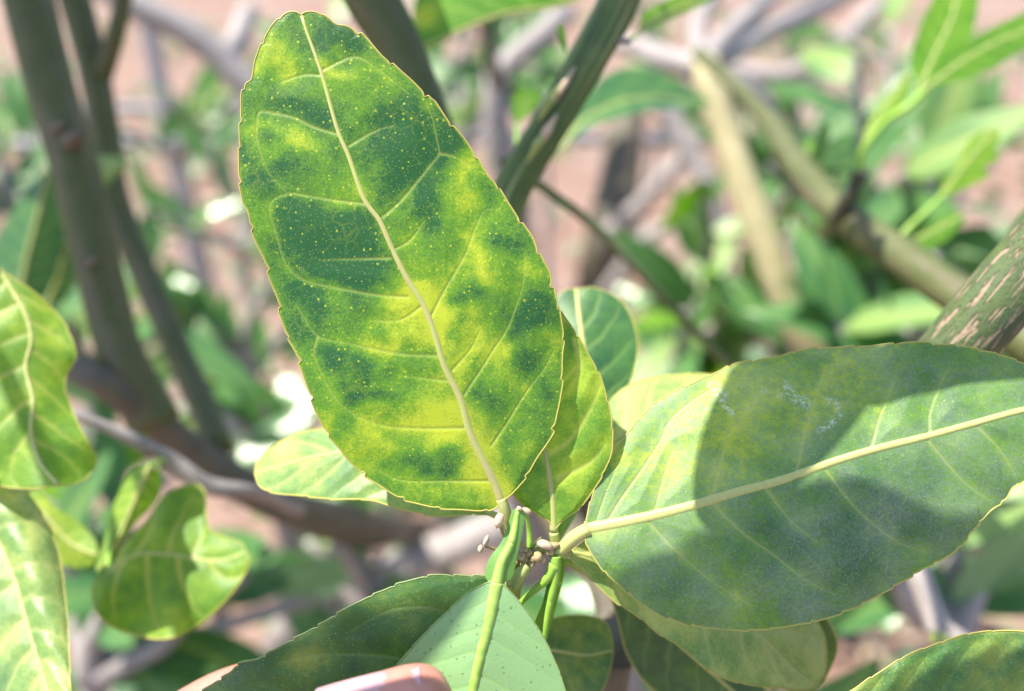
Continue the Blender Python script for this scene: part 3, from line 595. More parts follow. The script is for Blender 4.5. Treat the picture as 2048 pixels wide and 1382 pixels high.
blade(sp, A1mid, A1L, A1R, (0.1735, 0.1685), 'leaf_mottled', bend=-0.003, fold=(0.002, 0.001), cup=(0.0, 0.001), wav=0.0006, res=(380, 105), chl=0.62, cvar=0.42, blobs=A1B, veins=A1V, vw=2.5, ribw=(26, 8), ribmat='rib_pink', rim=4.0, nk=(4.2, 78), seed=3,
      petiole=[(1002, 998, 0.1735), (1008, 1015, 0.1738), (1014, 1035, 0.1745), (1024, 1062, 0.176)], petw=(22, 24, 20), petmat='rib', puff=0.00028, halo=0.16, label='tall leaf mottled dark green and yellow with pale spots',
      residue=[([(1030, 600), (1040, 606)], 4, 0.0)])
# A2 wide dusty leaf
A2mid = [(1172, 1059), (1285, 1036), (1378, 1013), (1470, 985), (1563, 960), (1656, 927), (1748, 899), (1841, 876), (1933, 851), (2048, 820), (2170, 800), (2290, 796)]
A2U = [(1172, 1043), (1183, 996), (1206, 946), (1230, 904), (1262, 858), (1294, 821), (1336, 790), (1387, 765), (1440, 743), (1470, 728), (1512, 721), (1563, 712), (1609, 699), (1651, 696), (1697, 693), (1744, 691), (1795, 686), (1845, 683), (1869, 688), (1924, 693), (1980, 705), (2048, 726), (2130, 748), (2220, 772)]
A2D = [(1171, 1076), (1176, 1096), (1206, 1140), (1239, 1172), (1285, 1209), (1331, 1235), (1387, 1251), (1447, 1258), (1507, 1260), (1563, 1254), (1609, 1247), (1656, 1235), (1702, 1219), (1739, 1200), (1795, 1168), (1841, 1140), (1887, 1117), (1929, 1084), (1938, 1066), (1966, 1038), (1989, 1015), (2012, 997), (2026, 973), (2048, 962), (2130, 900), (2220, 838)]
A2V = [[(1211, 1048), (1240, 1000), (1285, 936), (1318, 885), (1341, 839), (1396, 793), (1440, 770)], [(1190, 1050), (1210, 990), (1235, 930)], [(1308, 1026), (1325, 960), (1345, 900)], [(1420, 1000), (1440, 920), (1470, 850), (1520, 790)], [(1591, 950), (1609, 867), (1628, 802), (1651, 740), (1690, 722)], [(1859, 870), (1859, 825), (1882, 765), (1900, 730)], [(1740, 900), (1760, 830), (1790, 760)],
       [(1420, 1003), (1484, 1066), (1544, 1108), (1609, 1159), (1670, 1190)], [(1526, 972), (1582, 1043), (1640, 1090)], [(1646, 932), (1693, 996), (1739, 1043), (1795, 1084), (1850, 1105)], [(1850, 874), (1924, 960), (1980, 1000)], [(1290, 1036), (1350, 1100), (1420, 1160), (1500, 1210)], [(1950, 848), (2000, 900), (2030, 950)]]
A2B = [(1500, 820, 130, -0.26), (1450, 900, 90, -0.16), (1680, 830, 100, -0.15), (1300, 900, 90, -0.12), (1600, 740, 90, -0.10), (1790, 1000, 90, 0.22), (1550, 1080, 80, 0.16), (1750, 800, 110, 0.02), (1900, 720, 60, 0.1), (1700, 1140, 100, 0.2), (1400, 1200, 80, 0.06), (1470, 1050, 40, 0.14), (1620, 1040, 60, -0.08), (1860, 1060, 60, 0.2), (1250, 1120, 60, -0.06), (1200, 1070, 30, -0.35), (1260, 1050, 30, -0.2), (1330, 800, 40, -0.25), (1420, 755, 40, -0.2), (1240, 900, 30, -0.2)]
A2Q = [([(1420, 768), (1436, 792), (1452, 815), (1464, 826)], 5, 1.0), ([(1430, 775), (1445, 790)], 11, 0.75), ([(1572, 772), (1590, 796), (1612, 806)], 11, 0.85), ([(1560, 790), (1576, 776)], 8, 0.6), ([(1640, 862), (1656, 852), (1668, 842)], 6, 0.9), ([(1655, 800), (1672, 806), (1680, 830)], 7, 0.6), ([(1525, 780), (1535, 783)], 6, 0.5)]
blade(sp, A2mid, A2U, A2D, (0.1735, 0.163), 'leaf_dusty', bend=-0.001, fold=(0.010, -0.004), cup=(0.001, 0.006), wav=0.0008, wfreq=4, res=(380, 105), chl=0.62, cvar=0.30, blobs=A2B, veins=A2V, vw=2.4, ribw=(34, 12), ribmat='rib', rim=3.0, nk=(3.2, 62), seed=7,
      petiole=[(1110, 1105, 0.176), (1128, 1094, 0.1755), (1150, 1074, 0.1745), (1178, 1057, 0.1735)], petw=(24, 30, 28), petmat='rib', puff=0.0006, halo=0.14, residue=A2Q, label='wide dusty green leaf with white scuffs and a yellow midrib')
# A3 yellow-green leaf behind
blade(sp, [(1108, 1062), (1105, 1000), (1095, 930), (1085, 880), (1080, 780), (1085, 680), (1080, 570)], [(1095, 1040), (1040, 1005), (985, 920), (965, 820), (985, 720), (1030, 640), (1062, 590)],
      [(1130, 1036), (1165, 1010), (1200, 960), (1222, 910), (1225, 860), (1215, 800), (1195, 740), (1160, 680), (1130, 635), (1105, 600)], (0.1765, 0.1738), 'leaf_yellow', fold=(0.001, 0.0), res=(170, 44), chl=0.36, cvar=0.5, nv=6, vw=5, ribw=(18, 8), ribmat='rib_pink', rim=4, nk=(2.5, 70), seed=11,
      veins=[[(1097, 911), (1144, 876), (1183, 813), (1200, 770)], [(1116, 957), (1183, 922), (1210, 890)], [(1084, 790), (1130, 760), (1165, 720)], [(1090, 900), (1040, 850)], [(1150, 680), (1160, 740), (1135, 790)]], blobs=[(1135, 660, 26, 0.45), (1150, 700, 20, 0.3), (1180, 780, 50, -0.25), (1150, 960, 50, -0.2), (1080, 1010, 50, 0.2), (1150, 830, 40, -0.1)],
      petiole=[(1108, 1066, 0.1765), (1110, 1090, 0.177), (1100, 1112, 0.177)], petw=(20, 22, 20), petmat='stem', puff=0.0006, halo=0.25, label='yellow-green leaf half hidden behind the mottled leaf')
# A8 pale leaf left, seen past the mottled leaf
blade(sp, [(1000, 1035), (800, 945), (700, 908), (640, 912), (570, 930), (509, 947)], [(960, 1012), (860, 900), (770, 855), (700, 848), (640, 857), (590, 869), (545, 893), (515, 924)], [(960, 1028), (880, 1032), (800, 1018), (740, 1000), (660, 999), (600, 991), (550, 986), (520, 972)], (0.180, 0.198), 'leaf_pale', bend=-0.002, fold=(0.008, -0.004), res=(130, 34), chl=0.46, cvar=0.4,
      nv=6, vw=4, ribw=(14, 6), rim=4, nk=(2, 60), seed=13, blobs=[(545, 930, 50, -0.3), (690, 960, 70, 0.2)], petiole=[(998, 1035, 0.18), (1020, 1062, 0.178)], petw=(18, 18), petmat='stem', puff=0.0006, label='pale shining leaf poking out left of the mottled leaf')  # tip blob: sun glare put into the colour as a paler patch
# A9 and A10 behind right
blade(sp, [(1195, 900), (1185, 800), (1165, 680), (1152, 577)], [(1120, 850), (1085, 720), (1095, 620), (1125, 583)], [(1230, 830), (1262, 760), (1276, 695), (1265, 638), (1238, 598), (1195, 577)], (0.208, 0.222), 'leaf_back', bend=-0.003, fold=(0.004, 0.004), res=(90, 24), chl=0.72, cvar=0.3, nv=5, vw=5, ribw=(16, 10), rim=3, nk=(1.5, 60), seed=15, puff=0.0001,
      petiole=[(1195, 898, 0.208), (1160, 1000, 0.195), (1100, 1100, 0.182)], petw=(14, 14, 16), label='dark green rounded leaf behind the yellow-green leaf')
blade(sp, [(1180, 920), (1240, 876), (1330, 830), (1450, 790), (1540, 790)], [(1195, 860), (1222, 800), (1255, 772), (1305, 755), (1370, 747), (1440, 750), (1500, 765)], [(1230, 920), (1330, 900), (1430, 860), (1500, 825)], (0.192, 0.202), 'leaf_pale', fold=(0.008, -0.005), res=(90, 24), chl=0.22, cvar=0.3, nv=5, vw=4, ribw=(12, 6), rim=3, nk=(2, 60), seed=17,
      petiole=[(1182, 918, 0.19), (1140, 1010, 0.184), (1100, 1100, 0.179)], petw=(14, 14, 16), label='small pale leaf behind the wide dusty leaf')
# A7 leaf below the wide leaf and the dark one behind it
blade(sp, [(1138, 1104), (1220, 1122), (1330, 1165), (1430, 1212), (1512, 1262), (1586, 1338), (1632, 1372)], [(1200, 1075), (1330, 1080), (1470, 1130), (1590, 1195), (1642, 1254), (1652, 1300), (1650, 1342)], [(1146, 1125), (1170, 1148), (1225, 1199), (1285, 1240), (1322, 1271), (1359, 1292), (1401, 1328), (1443, 1355), (1498, 1369), (1563, 1375), (1609, 1380)], (0.178, 0.193), 'leaf_pale', bend=0.002,
      fold=(0.006, -0.007), cup=(0.002, 0.0), wav=0.001, res=(150, 40), chl=0.22, cvar=0.5, nv=6, vw=4.5, ribw=(12, 6), rim=4, nk=(2.5, 60), seed=19, puff=0.0005, petiole=[(1112, 1104, 0.177), (1140, 1105, 0.178)], petw=(18, 18), petmat='stem', label='pale green leaf hanging under the wide dusty leaf')
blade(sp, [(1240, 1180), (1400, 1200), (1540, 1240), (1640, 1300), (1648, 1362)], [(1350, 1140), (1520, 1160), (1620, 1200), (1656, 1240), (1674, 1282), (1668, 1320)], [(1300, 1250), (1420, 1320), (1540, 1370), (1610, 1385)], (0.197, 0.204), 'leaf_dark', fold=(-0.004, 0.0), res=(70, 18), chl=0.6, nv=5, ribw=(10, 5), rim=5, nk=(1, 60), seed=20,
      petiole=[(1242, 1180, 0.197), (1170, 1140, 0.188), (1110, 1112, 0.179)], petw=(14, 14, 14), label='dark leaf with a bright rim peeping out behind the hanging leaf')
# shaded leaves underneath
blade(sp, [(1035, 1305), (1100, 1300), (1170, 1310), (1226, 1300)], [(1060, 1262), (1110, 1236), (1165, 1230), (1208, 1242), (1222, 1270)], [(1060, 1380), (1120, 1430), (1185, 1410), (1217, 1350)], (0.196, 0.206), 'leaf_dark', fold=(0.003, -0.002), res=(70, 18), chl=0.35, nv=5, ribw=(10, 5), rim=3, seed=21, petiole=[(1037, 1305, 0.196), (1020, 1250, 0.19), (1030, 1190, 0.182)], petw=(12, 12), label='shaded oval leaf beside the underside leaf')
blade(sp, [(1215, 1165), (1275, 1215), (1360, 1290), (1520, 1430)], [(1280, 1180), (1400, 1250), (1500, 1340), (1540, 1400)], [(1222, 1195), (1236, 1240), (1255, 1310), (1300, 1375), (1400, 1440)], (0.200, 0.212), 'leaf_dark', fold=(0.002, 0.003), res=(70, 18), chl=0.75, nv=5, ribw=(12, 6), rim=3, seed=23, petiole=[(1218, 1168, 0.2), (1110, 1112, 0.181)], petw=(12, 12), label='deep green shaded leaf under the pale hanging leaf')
# A5 dark leaf held by the hand
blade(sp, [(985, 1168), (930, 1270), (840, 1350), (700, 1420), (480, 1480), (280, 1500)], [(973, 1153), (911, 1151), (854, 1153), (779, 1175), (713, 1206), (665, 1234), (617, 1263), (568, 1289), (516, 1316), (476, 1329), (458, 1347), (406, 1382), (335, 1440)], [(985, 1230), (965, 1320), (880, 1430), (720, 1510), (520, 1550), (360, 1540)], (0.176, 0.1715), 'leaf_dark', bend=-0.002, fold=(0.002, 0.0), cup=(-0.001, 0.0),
      wav=0.0008, wfreq=4, res=(300, 80), chl=0.62, cvar=0.5, veins=[[(930, 1275), (880, 1219), (806, 1215), (760, 1228), (700, 1262)], [(840, 1350), (801, 1318), (718, 1309), (621, 1309), (560, 1325)], [(700, 1420), (600, 1390), (520, 1370)]], vw=4, ribw=(16, 6), ribmat='rib_green', rim=4, rimmat='rim_dark', nk=(3.5, 60), seed=25, puff=0.0004, blobs=[(640, 1290, 60, -0.2), (860, 1220, 50, -0.15), (900, 1180, 50, 0.1), (760, 1280, 60, 0.2), (560, 1350, 50, -0.2)],
      petiole=[(985, 1172, 0.176), (1000, 1150, 0.177), (1035, 1120, 0.176)], petw=(14, 14, 16), label='dark green leaf with a scalloped edge lying behind the thumb')
# A4 leaf showing its underside, with winged petiole
a4 = blade(sp, [(993, 1164), (977, 1246), (960, 1312), (946, 1378), (930, 1500), (925, 1640)], [(973, 1166), (933, 1188), (889, 1228), (837, 1281), (806, 1316), (788, 1342), (768, 1400), (775, 1480), (840, 1590)], [(1012, 1174), (1043, 1210), (1078, 1259), (1105, 1311), (1131, 1382), (1140, 1450), (1105, 1550), (1010, 1620)], (0.1685, 0.166), 'leaf_underside', bend=-0.001, fold=(0.0025, 0.004), cup=(0, 0), res=(220, 60), under=True,
      nv=6, vw=3, ribw=(34, 16), ribsink=0.72, ribmat='rib_green', rim=2, rimmat='rim_dark', nk=(1.2, 60), seed=27, puff=0.0001, label='pale matte underside of a leaf pinched by the thumb')
blade(sp, [(1036, 1018), (1024, 1080), (1003, 1125), (993, 1168)], [(1024, 1022), (1013, 1060), (1000, 1088), (980, 1114), (970, 1142), (974, 1160)], [(1048, 1022), (1047, 1052), (1036, 1105), (1026, 1150), (1010, 1164)], (0.1715, 0.1683), 'leaf_young', fold=(0.0012, 0.0012), res=(60, 14), under=True, nv=1, vw=1, ribw=(10, 24), ribsink=0.75, ribmat='rib_green', seed=29, name='winged_petiole', label='flat winged petiole of the underside leaf')
# A6 narrow leaf seen edge-on
blade(sp, [(1112, 1112), (1110, 1160), (1097, 1220), (1085, 1292), (1072, 1330)], [(1102, 1124), (1094, 1165), (1085, 1206), (1068, 1248), (1060, 1290)], [(1129, 1122), (1127, 1155), (1114, 1206), (1105, 1241), (1091, 1288), (1080, 1315)], (0.1735, 0.177), 'leaf_young', fold=(0.004, 0.006), res=(60, 12), under=False, nv=1, vw=1, ribw=(22, 8), ribmat='petiole', seed=31, label='narrow bright green leaf stalk seen edge on')
tube('twig', [(1034, 1212, 0.178), (1062, 1186, 0.1765), (1092, 1160, 0.175), (1110, 1130, 0.1745)], [11, 13, 17, 24], 'petiole', sp)
# stem of the sprig, bud scars and dried flower stalks
tube('stem', [(1090, 1085, 0.178), (1062, 1112, 0.177), (1040, 1145, 0.1775), (1025, 1180, 0.182), (1030, 1260, 0.205), (1120, 1330, 0.225), (1200, 1380, 0.238)], [30, 36, 34, 36, 40, 46, 50], 'stem', sp, n=50, sides=14, lump=0.1, seed=70)
tube('stub', [(1026, 1172, 0.1735), (1036, 1155, 0.173), (1050, 1138, 0.1725), (1056, 1132, 0.1724)], [24, 26, 26, 16], 'stem', sp, sides=12)
pebble('bud_scar', 998, 1041, 0.1705, 14, 'scar', sp, 1, (0.75, 1.15, 0.8), -0.3)
pebble('bud_scar', 972, 1082, 0.174, 10, 'scar', sp, 2, (0.55, 1.2, 0.7), -0.35); pebble('bud_scar', 961, 1098, 0.174, 8, 'scar', sp, 6, (0.7, 1.1, 0.7), -0.2)
pebble('bud_scar', 1053, 1022, 0.1735, 9, 'scar', sp, 3, (1.2, 0.75, 0.8), -0.3); pebble('bud_scar', 1039, 1017, 0.1715, 6, 'scar', sp, 4, (1.1, 0.8, 0.8), -0.6)
pebble('bud_scar', 1090, 1090, 0.1735, 12, 'scar', sp, 5, (1.5, 0.8, 0.9), -0.4)
for k, (x, y, r) in enumerate(((1040, 1112, 11), (1048, 1120, 9), (1058, 1108, 10), (1076, 1112, 11), (1083, 1120, 8), (1108, 1092, 10), (1062, 1130, 7), (1050, 1100, 7), (1035, 1124, 7), (1066, 1118, 8), (1098, 1104, 9), (1020, 1068, 8), (1046, 1088, 7))):
    pebble('bud', x, y, 0.1735+0.0005*(k % 3), r, 'bud', sp, 20+k, (1, 0.9, 0.9), k*0.7)
tube('flower_stalk', [(1000, 1050, 0.1715), (1008, 1072, 0.1735), (1024, 1096, 0.176)], [6, 9, 12], 'bud', sp, sides=8)
tube('flower_stalk', [(968, 1092, 0.1745), (1000, 1102, 0.1775), (1040, 1115, 0.178)], [5, 6, 8], 'bud', sp, sides=8)
tube('flower_stalk', [(1052, 1025, 0.174), (1058, 1060, 0.1755), (1060, 1095, 0.176)], [7, 10, 14], 'petiole', sp, sides=8)

# ------------------------------------------------------------------ leaf bottom right
s2_ = thing('citrus_sprig', 'dark green leaf with a yellow rim rising on its own stalk beside the grey-brown twig', 'sprig', P(1690, 1560, 0.18))
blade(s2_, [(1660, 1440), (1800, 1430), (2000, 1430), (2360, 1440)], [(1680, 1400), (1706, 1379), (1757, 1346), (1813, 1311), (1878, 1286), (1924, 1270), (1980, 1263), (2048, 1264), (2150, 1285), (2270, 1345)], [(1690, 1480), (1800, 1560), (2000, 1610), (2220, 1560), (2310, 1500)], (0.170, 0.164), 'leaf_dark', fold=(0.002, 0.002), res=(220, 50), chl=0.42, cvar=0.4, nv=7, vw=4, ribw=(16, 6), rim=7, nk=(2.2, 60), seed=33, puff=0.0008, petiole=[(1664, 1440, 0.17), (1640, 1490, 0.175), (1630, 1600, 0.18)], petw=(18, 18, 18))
tube('stem', [(1630, 1590, 0.18), (1600, 1750, 0.2), (1560, 1900, 0.24)]+drop(1560, 1900, 0.24, dx=-0.05, dy=0.3), [30, 34, 40, 50, 50, 50], 'stem', s2_, sides=10)

# ------------------------------------------------------------------ left sprig
s3 = thing('citrus_sprig', 'left sprig of crumpled yellow-green leaves, one folded and one with a curled glossy edge', 'sprig', P(-180, 700, 0.21))
blade(s3, [(0, 540), (30, 590), (52, 630), (63, 680), (52, 736), (66, 800), (62, 864), (80, 925), (118, 972)], [(-90, 600), (-150, 700), (-150, 820), (-80, 930), (20, 975)], [(30, 558), (83, 596), (128, 647), (152, 710), (130, 768), (152, 838), (191, 915), (180, 948), (150, 968)], (0.222, 0.205), 'leaf_yellow', bend=0.002, fold=(-0.006, 0.008), wav=0.003, wfreq=3, res=(120, 30), chl=0.5, cvar=0.4, nv=6, vw=4, ribw=(11, 8), ribmat='rib', rim=3, nk=(2, 70), seed=35, puff=0.0003,
      petiole=[(0, 540, 0.222), (-90, 560, 0.22), (-180, 640, 0.215)], petw=(14, 14, 16), label='folded yellow-green leaf with a wavy crease')
blade(s3, [(-60, 960), (0, 1087), (32, 1164), (57, 1253), (96, 1382), (135, 1500)], [(-130, 1050), (-120, 1200), (-60, 1350), (40, 1480)], [(-30, 905), (0, 912), (38, 962), (83, 1026), (115, 1096), (128, 1172), (137, 1268), (141, 1382), (145, 1450)], (0.216, 0.183), 'leaf_pale', fold=(-0.002, -0.003), cup=(0, 0.014), res=(130, 36), chl=0.40, cvar=0.6, nv=7, vw=4, ribw=(13, 8), ribmat='rib', rim=3, nk=(1.5, 70), seed=37, puff=0.0005,
      petiole=[(-60, 960, 0.216), (-110, 860, 0.2), (-180, 760, 0.21)], petw=(16, 16, 18), label='glossy pale leaf with its edge curled over')
tube('stem', [(-200, 500, 0.23), (-180, 640, 0.217), (-185, 780, 0.21), (-230, 1000, 0.21), (-260, 1400, 0.23)]+drop(-260, 1400, 0.23, dx=0, dy=0.3), [28, 30, 34, 38, 44, 50, 50, 50], 'stem', s3, sides=12, n=60)

# leaves on the thin knobbly twig
blade(b2, [(214, 1145), (270, 1110), (344, 1110), (434, 1122), (492, 1105)], [(250, 1085), (290, 1045), (330, 990), (383, 968), (410, 985), (416, 1052), (445, 1073), (480, 1085)], [(188, 1165), (186, 1205), (212, 1246), (274, 1272), (344, 1276), (408, 1242), (470, 1178), (500, 1125)], (0.238, 0.235), 'leaf_yellow', fold=(0.012, -0.010), wav=0.003, res=(90, 26), chl=0.55, cvar=0.4, nv=4, vw=5, ribw=(9, 6), rim=3, seed=39, puff=0.0005, label='curled heart-shaped leaf hanging from the twig',
      petiole=[(214, 1143, 0.238), (235, 1040, 0.26), (330, 925, 0.284)], petw=(10, 10, 10))
blade(b2, [(300, 930), (270, 1000), (235, 1080), (194, 1145)], [(262, 945), (230, 1004), (206, 1087), (192, 1130)], [(322, 950), (314, 1000), (268, 1050), (220, 1115)], (0.255, 0.25), 'leaf_yellow', fold=(0.004, 0.006), res=(50, 12), chl=0.5, ribw=(8, 5), seed=41, petiole=[(300, 932, 0.255), (330, 918, 0.28)], petw=(9, 9))
blade(b2, [(40, 985), (90, 1030), (140, 1085), (196, 1112)], [(70, 980), (110, 1015), (155, 1042), (190, 1080)], [(60, 1050), (95, 1110), (140, 1135), (180, 1132)], (0.262, 0.258), 'leaf_yellow', fold=(0.004, 0.002), res=(50, 12), chl=0.35, ribw=(8, 5), seed=43, petiole=[(40, 985, 0.262), (80, 880, 0.266), (110, 812, 0.27)], petw=(9, 9))
# leaves on the thick forked branch
blade(b1, [(30, 640), (50, 530), (75, 430), (96, 338)], [(-40, 560), (0, 465), (25, 420), (60, 370)], [(100, 580), (130, 480), (125, 400)], (0.40, 0.39), 'leaf_back', fold=(0.01, 0.01), res=(50, 12), chl=0.7, ribw=(9, 6), seed=45, petiole=[(30, 640, 0.4), (90, 720, 0.37), (170, 760, 0.33)], petw=(10, 10))
blade(b1, [(90, 620), (120, 540), (135, 470), (140, 420)], [(70, 560), (85, 500), (110, 440)], [(130, 600), (170, 530), (160, 450)], (0.42, 0.41), 'leaf_back', fold=(0.008, 0.008), res=(40, 10), chl=0.8, ribw=(8, 5), seed=46, petiole=[(90, 620, 0.42), (150, 720, 0.35)], petw=(9, 9))
blade(b1, [(150, 352), (190, 345), (225, 335), (249, 324)], [(165, 320), (195, 310), (225, 311), (243, 315)], [(180, 380), (208, 374), (232, 352), (246, 336)], (0.365, 0.36), 'leaf_pale', fold=(0.003, 0.003), res=(40, 10), chl=0.7, ribw=None, seed=47, petiole=[(150, 352, 0.365), (170, 400, 0.34)], petw=(8, 8))
# leaves on the forking green stem
blade(b4, [(1290, -120), (1150, 0), (1000, 30), (836, 98)], [(1000, -110), (880, -60), (835, -10), (826, 50), (829, 84)], [(1060, 20), (944, 10), (936, 36), (908, 70), (868, 94)], (0.33, 0.30), 'leaf_young', fold=(0.006, 0.006), res=(50, 12), chl=0.95, ribw=(9, 6), seed=49, blobs=[(862, 16, 26, -0.8), (840, 30, 22, -0.7)], petiole=[(1288, -118, 0.33), (1275, -100, 0.25)], petw=(9, 9))
blade(b4, [(1120, 300), (1180, 232), (1290, 195), (1428, 208)], [(1150, 235), (1200, 160), (1256, 136), (1320, 146), (1385, 178)], [(1150, 275), (1195, 248), (1293, 222), (1371, 216)], (0.36, 0.42), 'leaf_back', fold=(0.012, -0.01), res=(60, 14), chl=0.68, nv=4, ribw=(8, 5), seed=51, petiole=[(1122, 298, 0.36), (1085, 330, 0.30), (1062, 330, 0.256)], petw=(9, 9))
blade(b4, [(1034, 250), (1040, 225), (1050, 200), (1058, 178)], [(1024, 225), (1024, 195), (1038, 178)], [(1052, 235), (1080, 205), (1082, 186)], (0.30, 0.30), 'leaf_young', res=(36, 10), chl=1.0, ribw=None, seed=53, petiole=[(1034, 250, 0.3), (1035, 300, 0.28), (1058, 318, 0.254)], petw=(7, 7))
blade(b4, [(1276, 70), (1300, 45), (1360, 15), (1440, -15)], [(1285, 30), (1325, 5), (1385, -20)], [(1300, 58), (1350, 35), (1410, 8)], (0.27, 0.30), 'leaf_young', res=(40, 10), chl=0.6, ribw=(6, 4), seed=55, petiole=[(1276, 70, 0.27), (1255, 82, 0.245)], petw=(7, 7))
blade(b4, [(1131, 112), (1128, 85), (1122, 62), (1120, 46)], [(1124, 92), (1114, 66), (1115, 52)], [(1134, 95), (1131, 70), (1127, 54)], (0.244, 0.244), 'leaf_young', res=(30, 8), chl=0.6, ribw=None, seed=57)

# ------------------------------------------------------------------ young shoot, right
s5 = thing('young_shoot', 'young shoot with bright smooth green leaves above the pegged branch', 'shoot', P(1725, 330, 0.345))
tube('stem', [(1722, 345, 0.346), (1726, 300, 0.34), (1770, 245, 0.335), (1815, 215, 0.33), (1850, 180, 0.33)], [12, 13, 15, 18, 12], 'petiole', s5, sides=10)
blade(s5, [(1838, 180), (1868, 110), (1905, 30), (1930, -80)], [(1826, 150), (1822, 110), (1836, 65), (1862, 5), (1900, -60)], [(1866, 155), (1908, 110), (1944, 62), (1956, -10)], (0.33, 0.335), 'leaf_young', fold=(0.001, -0.001), res=(60, 14), chl=0.75, ribw=(7, 4), seed=61)
blade(s5, [(1852, 176), (1920, 125), (2002, 80), (2160, 20)], [(1884, 115), (1945, 77), (2002, 47), (2080, 15)], [(1893, 168), (1971, 142), (2048, 98), (2120, 55)], (0.33, 0.32), 'leaf_young', fold=(0.001, -0.001), res=(60, 14), chl=0.9, ribw=(7, 4), seed=63)
blade(s5, [(1726, 292), (1750, 240), (1785, 195), (1824, 138)], [(1730, 260), (1743, 233), (1783, 182)], [(1748, 268), (1780, 238), (1813, 192)], (0.342, 0.335), 'leaf_young', fold=(0.001, -0.001), res=(50, 12), chl=0.5, ribw=(6, 4), seed=65)
s6 = thing('young_shoot', 'young shoot with a lobed bright green leaf and a darker oval one', 'shoot', P(1800, 470, 0.34))
tube('stem', [(1790, 500, 0.336), (1812, 462, 0.335), (1850, 425, 0.335), (1886, 390, 0.335)], [14, 12, 11, 9], 'petiole', s6, sides=10)
blade(s6, [(1880, 396), (1905, 360), (1945, 310), (1994, 254)], [(1882, 372), (1908, 335), (1940, 280), (1965, 264)], [(1905, 388), (1950, 368), (1978, 350), (1968, 335), (2000, 316), (1985, 300), (1999, 275)], (0.335, 0.33), 'leaf_young', fold=(0.001, -0.001), res=(60, 14), chl=0.45, ribw=(6, 4), seed=67)
blade(s6, [(1806, 484), (1845, 472), (1885, 452), (1930, 428)], [(1830, 460), (1867, 440), (1905, 424)], [(1825, 498), (1850, 503), (1898, 476), (1925, 445)], (0.336, 0.335), 'leaf_young', fold=(0.001, -0.001), res=(50, 12), chl=1.0, ribw=(6, 4), seed=69)
s7 = thing('young_shoot', 'tiny tuft of dark new leaves sprouting from the tan branch', 'shoot', P(1625, 330, 0.40))
for k, (m_, l_, r_) in enumerate((([(1622, 345), (1640, 300), (1652, 240)], [(1622, 310), (1636, 262)], [(1650, 310), (1660, 262)]), ([(1622, 345), (1665, 305), (1715, 275)], [(1640, 305), (1680, 270)], [(1660, 330), (1705, 300)]), ([(1622, 345), (1680, 330), (1730, 320)], [(1660, 315), (1710, 308)], [(1665, 348), (1715, 338)]), ([(1620, 345), (1612, 310), (1620, 275)], [(1606, 325), (1606, 295)], [(1622, 325), (1626, 295)]))):
    blade(s7, m_, l_, r_, (0.395, 0.38+0.01*k), 'leaf_back' if k < 3 else 'leaf_young', res=(30, 8), chl=0.8, ribw=None, seed=71+k)
blade(b7, [(2070, 400), (2040, 460), (2010, 510), (1986, 545)], [(2030, 440), (1995, 500), (1984, 530)], [(2080, 460), (2050, 510), (2010, 540)], (0.26, 0.255), 'leaf_dark', res=(40, 10), chl=0.5, ribw=(6, 4), seed=77, petiole=[(2070, 400, 0.26), (2160, 400, 0.195)], petw=(8, 8))

# ================================================================== hand
SK = NT('skin'); oc = SK.n('TexCoord').outputs['Object']
nn = SK.noise(oc, 260, 4, 0.6); n2 = SK.noise(oc, 1800, 3, 0.6)
colr = SK.ramp(nn, [(0.3, (0.44, 0.17, 0.13)), (0.7, (0.53, 0.24, 0.19))])
bpn = SK.n('Bump', {'Height': n2, 'Strength': 0.35, 'Distance': 0.0002})
pbs = SK.n('BsdfPrincipled', {'Base Color': colr, 'Roughness': 0.45, 'Normal': bpn.outputs[0], 'Subsurface Weight': 0.25, 'Subsurface Scale': 0.4})
pbs.inputs['Subsurface Radius'].default_value = (0.006, 0.002, 0.001)
SK.t.links.new(pbs.outputs[0], SK.out.inputs[0]); M['skin'] = SK.m
M['nail'] = plain('nail', (0.46, 0.25, 0.27), (0.52, 0.31, 0.35), 0.42, 120, 0.05)
hand = thing('person', 'fair-skinned hand pinching a leaf between thumb and forefinger', 'person', P(150, 2400, 0.20))
def skin_mesh(name, nodes, edges, parent, mat, root):
    me = bpy.data.meshes.new(name); rl = root_loc(parent)
    vs_ = [P(*n[:3])-rl for n in nodes]; me.from_pydata([list(map(float, v)) for v in vs_], edges, [])
    o = bpy.data.objects.new(name, me); COL.objects.link(o); o.parent = parent
    md = o.modifiers.new('skin', 'SKIN'); md.use_smooth_shade = True
    for i, n in enumerate(nodes):
        sv = me.skin_vertices[0].data[i]; sv.radius = (n[3], n[3]); sv.use_root = (i == root)
    sb = o.modifiers.new('sub', 'SUBSURF'); sb.levels = 2; sb.render_levels = 3
    me.materials.append(M[mat]); return o
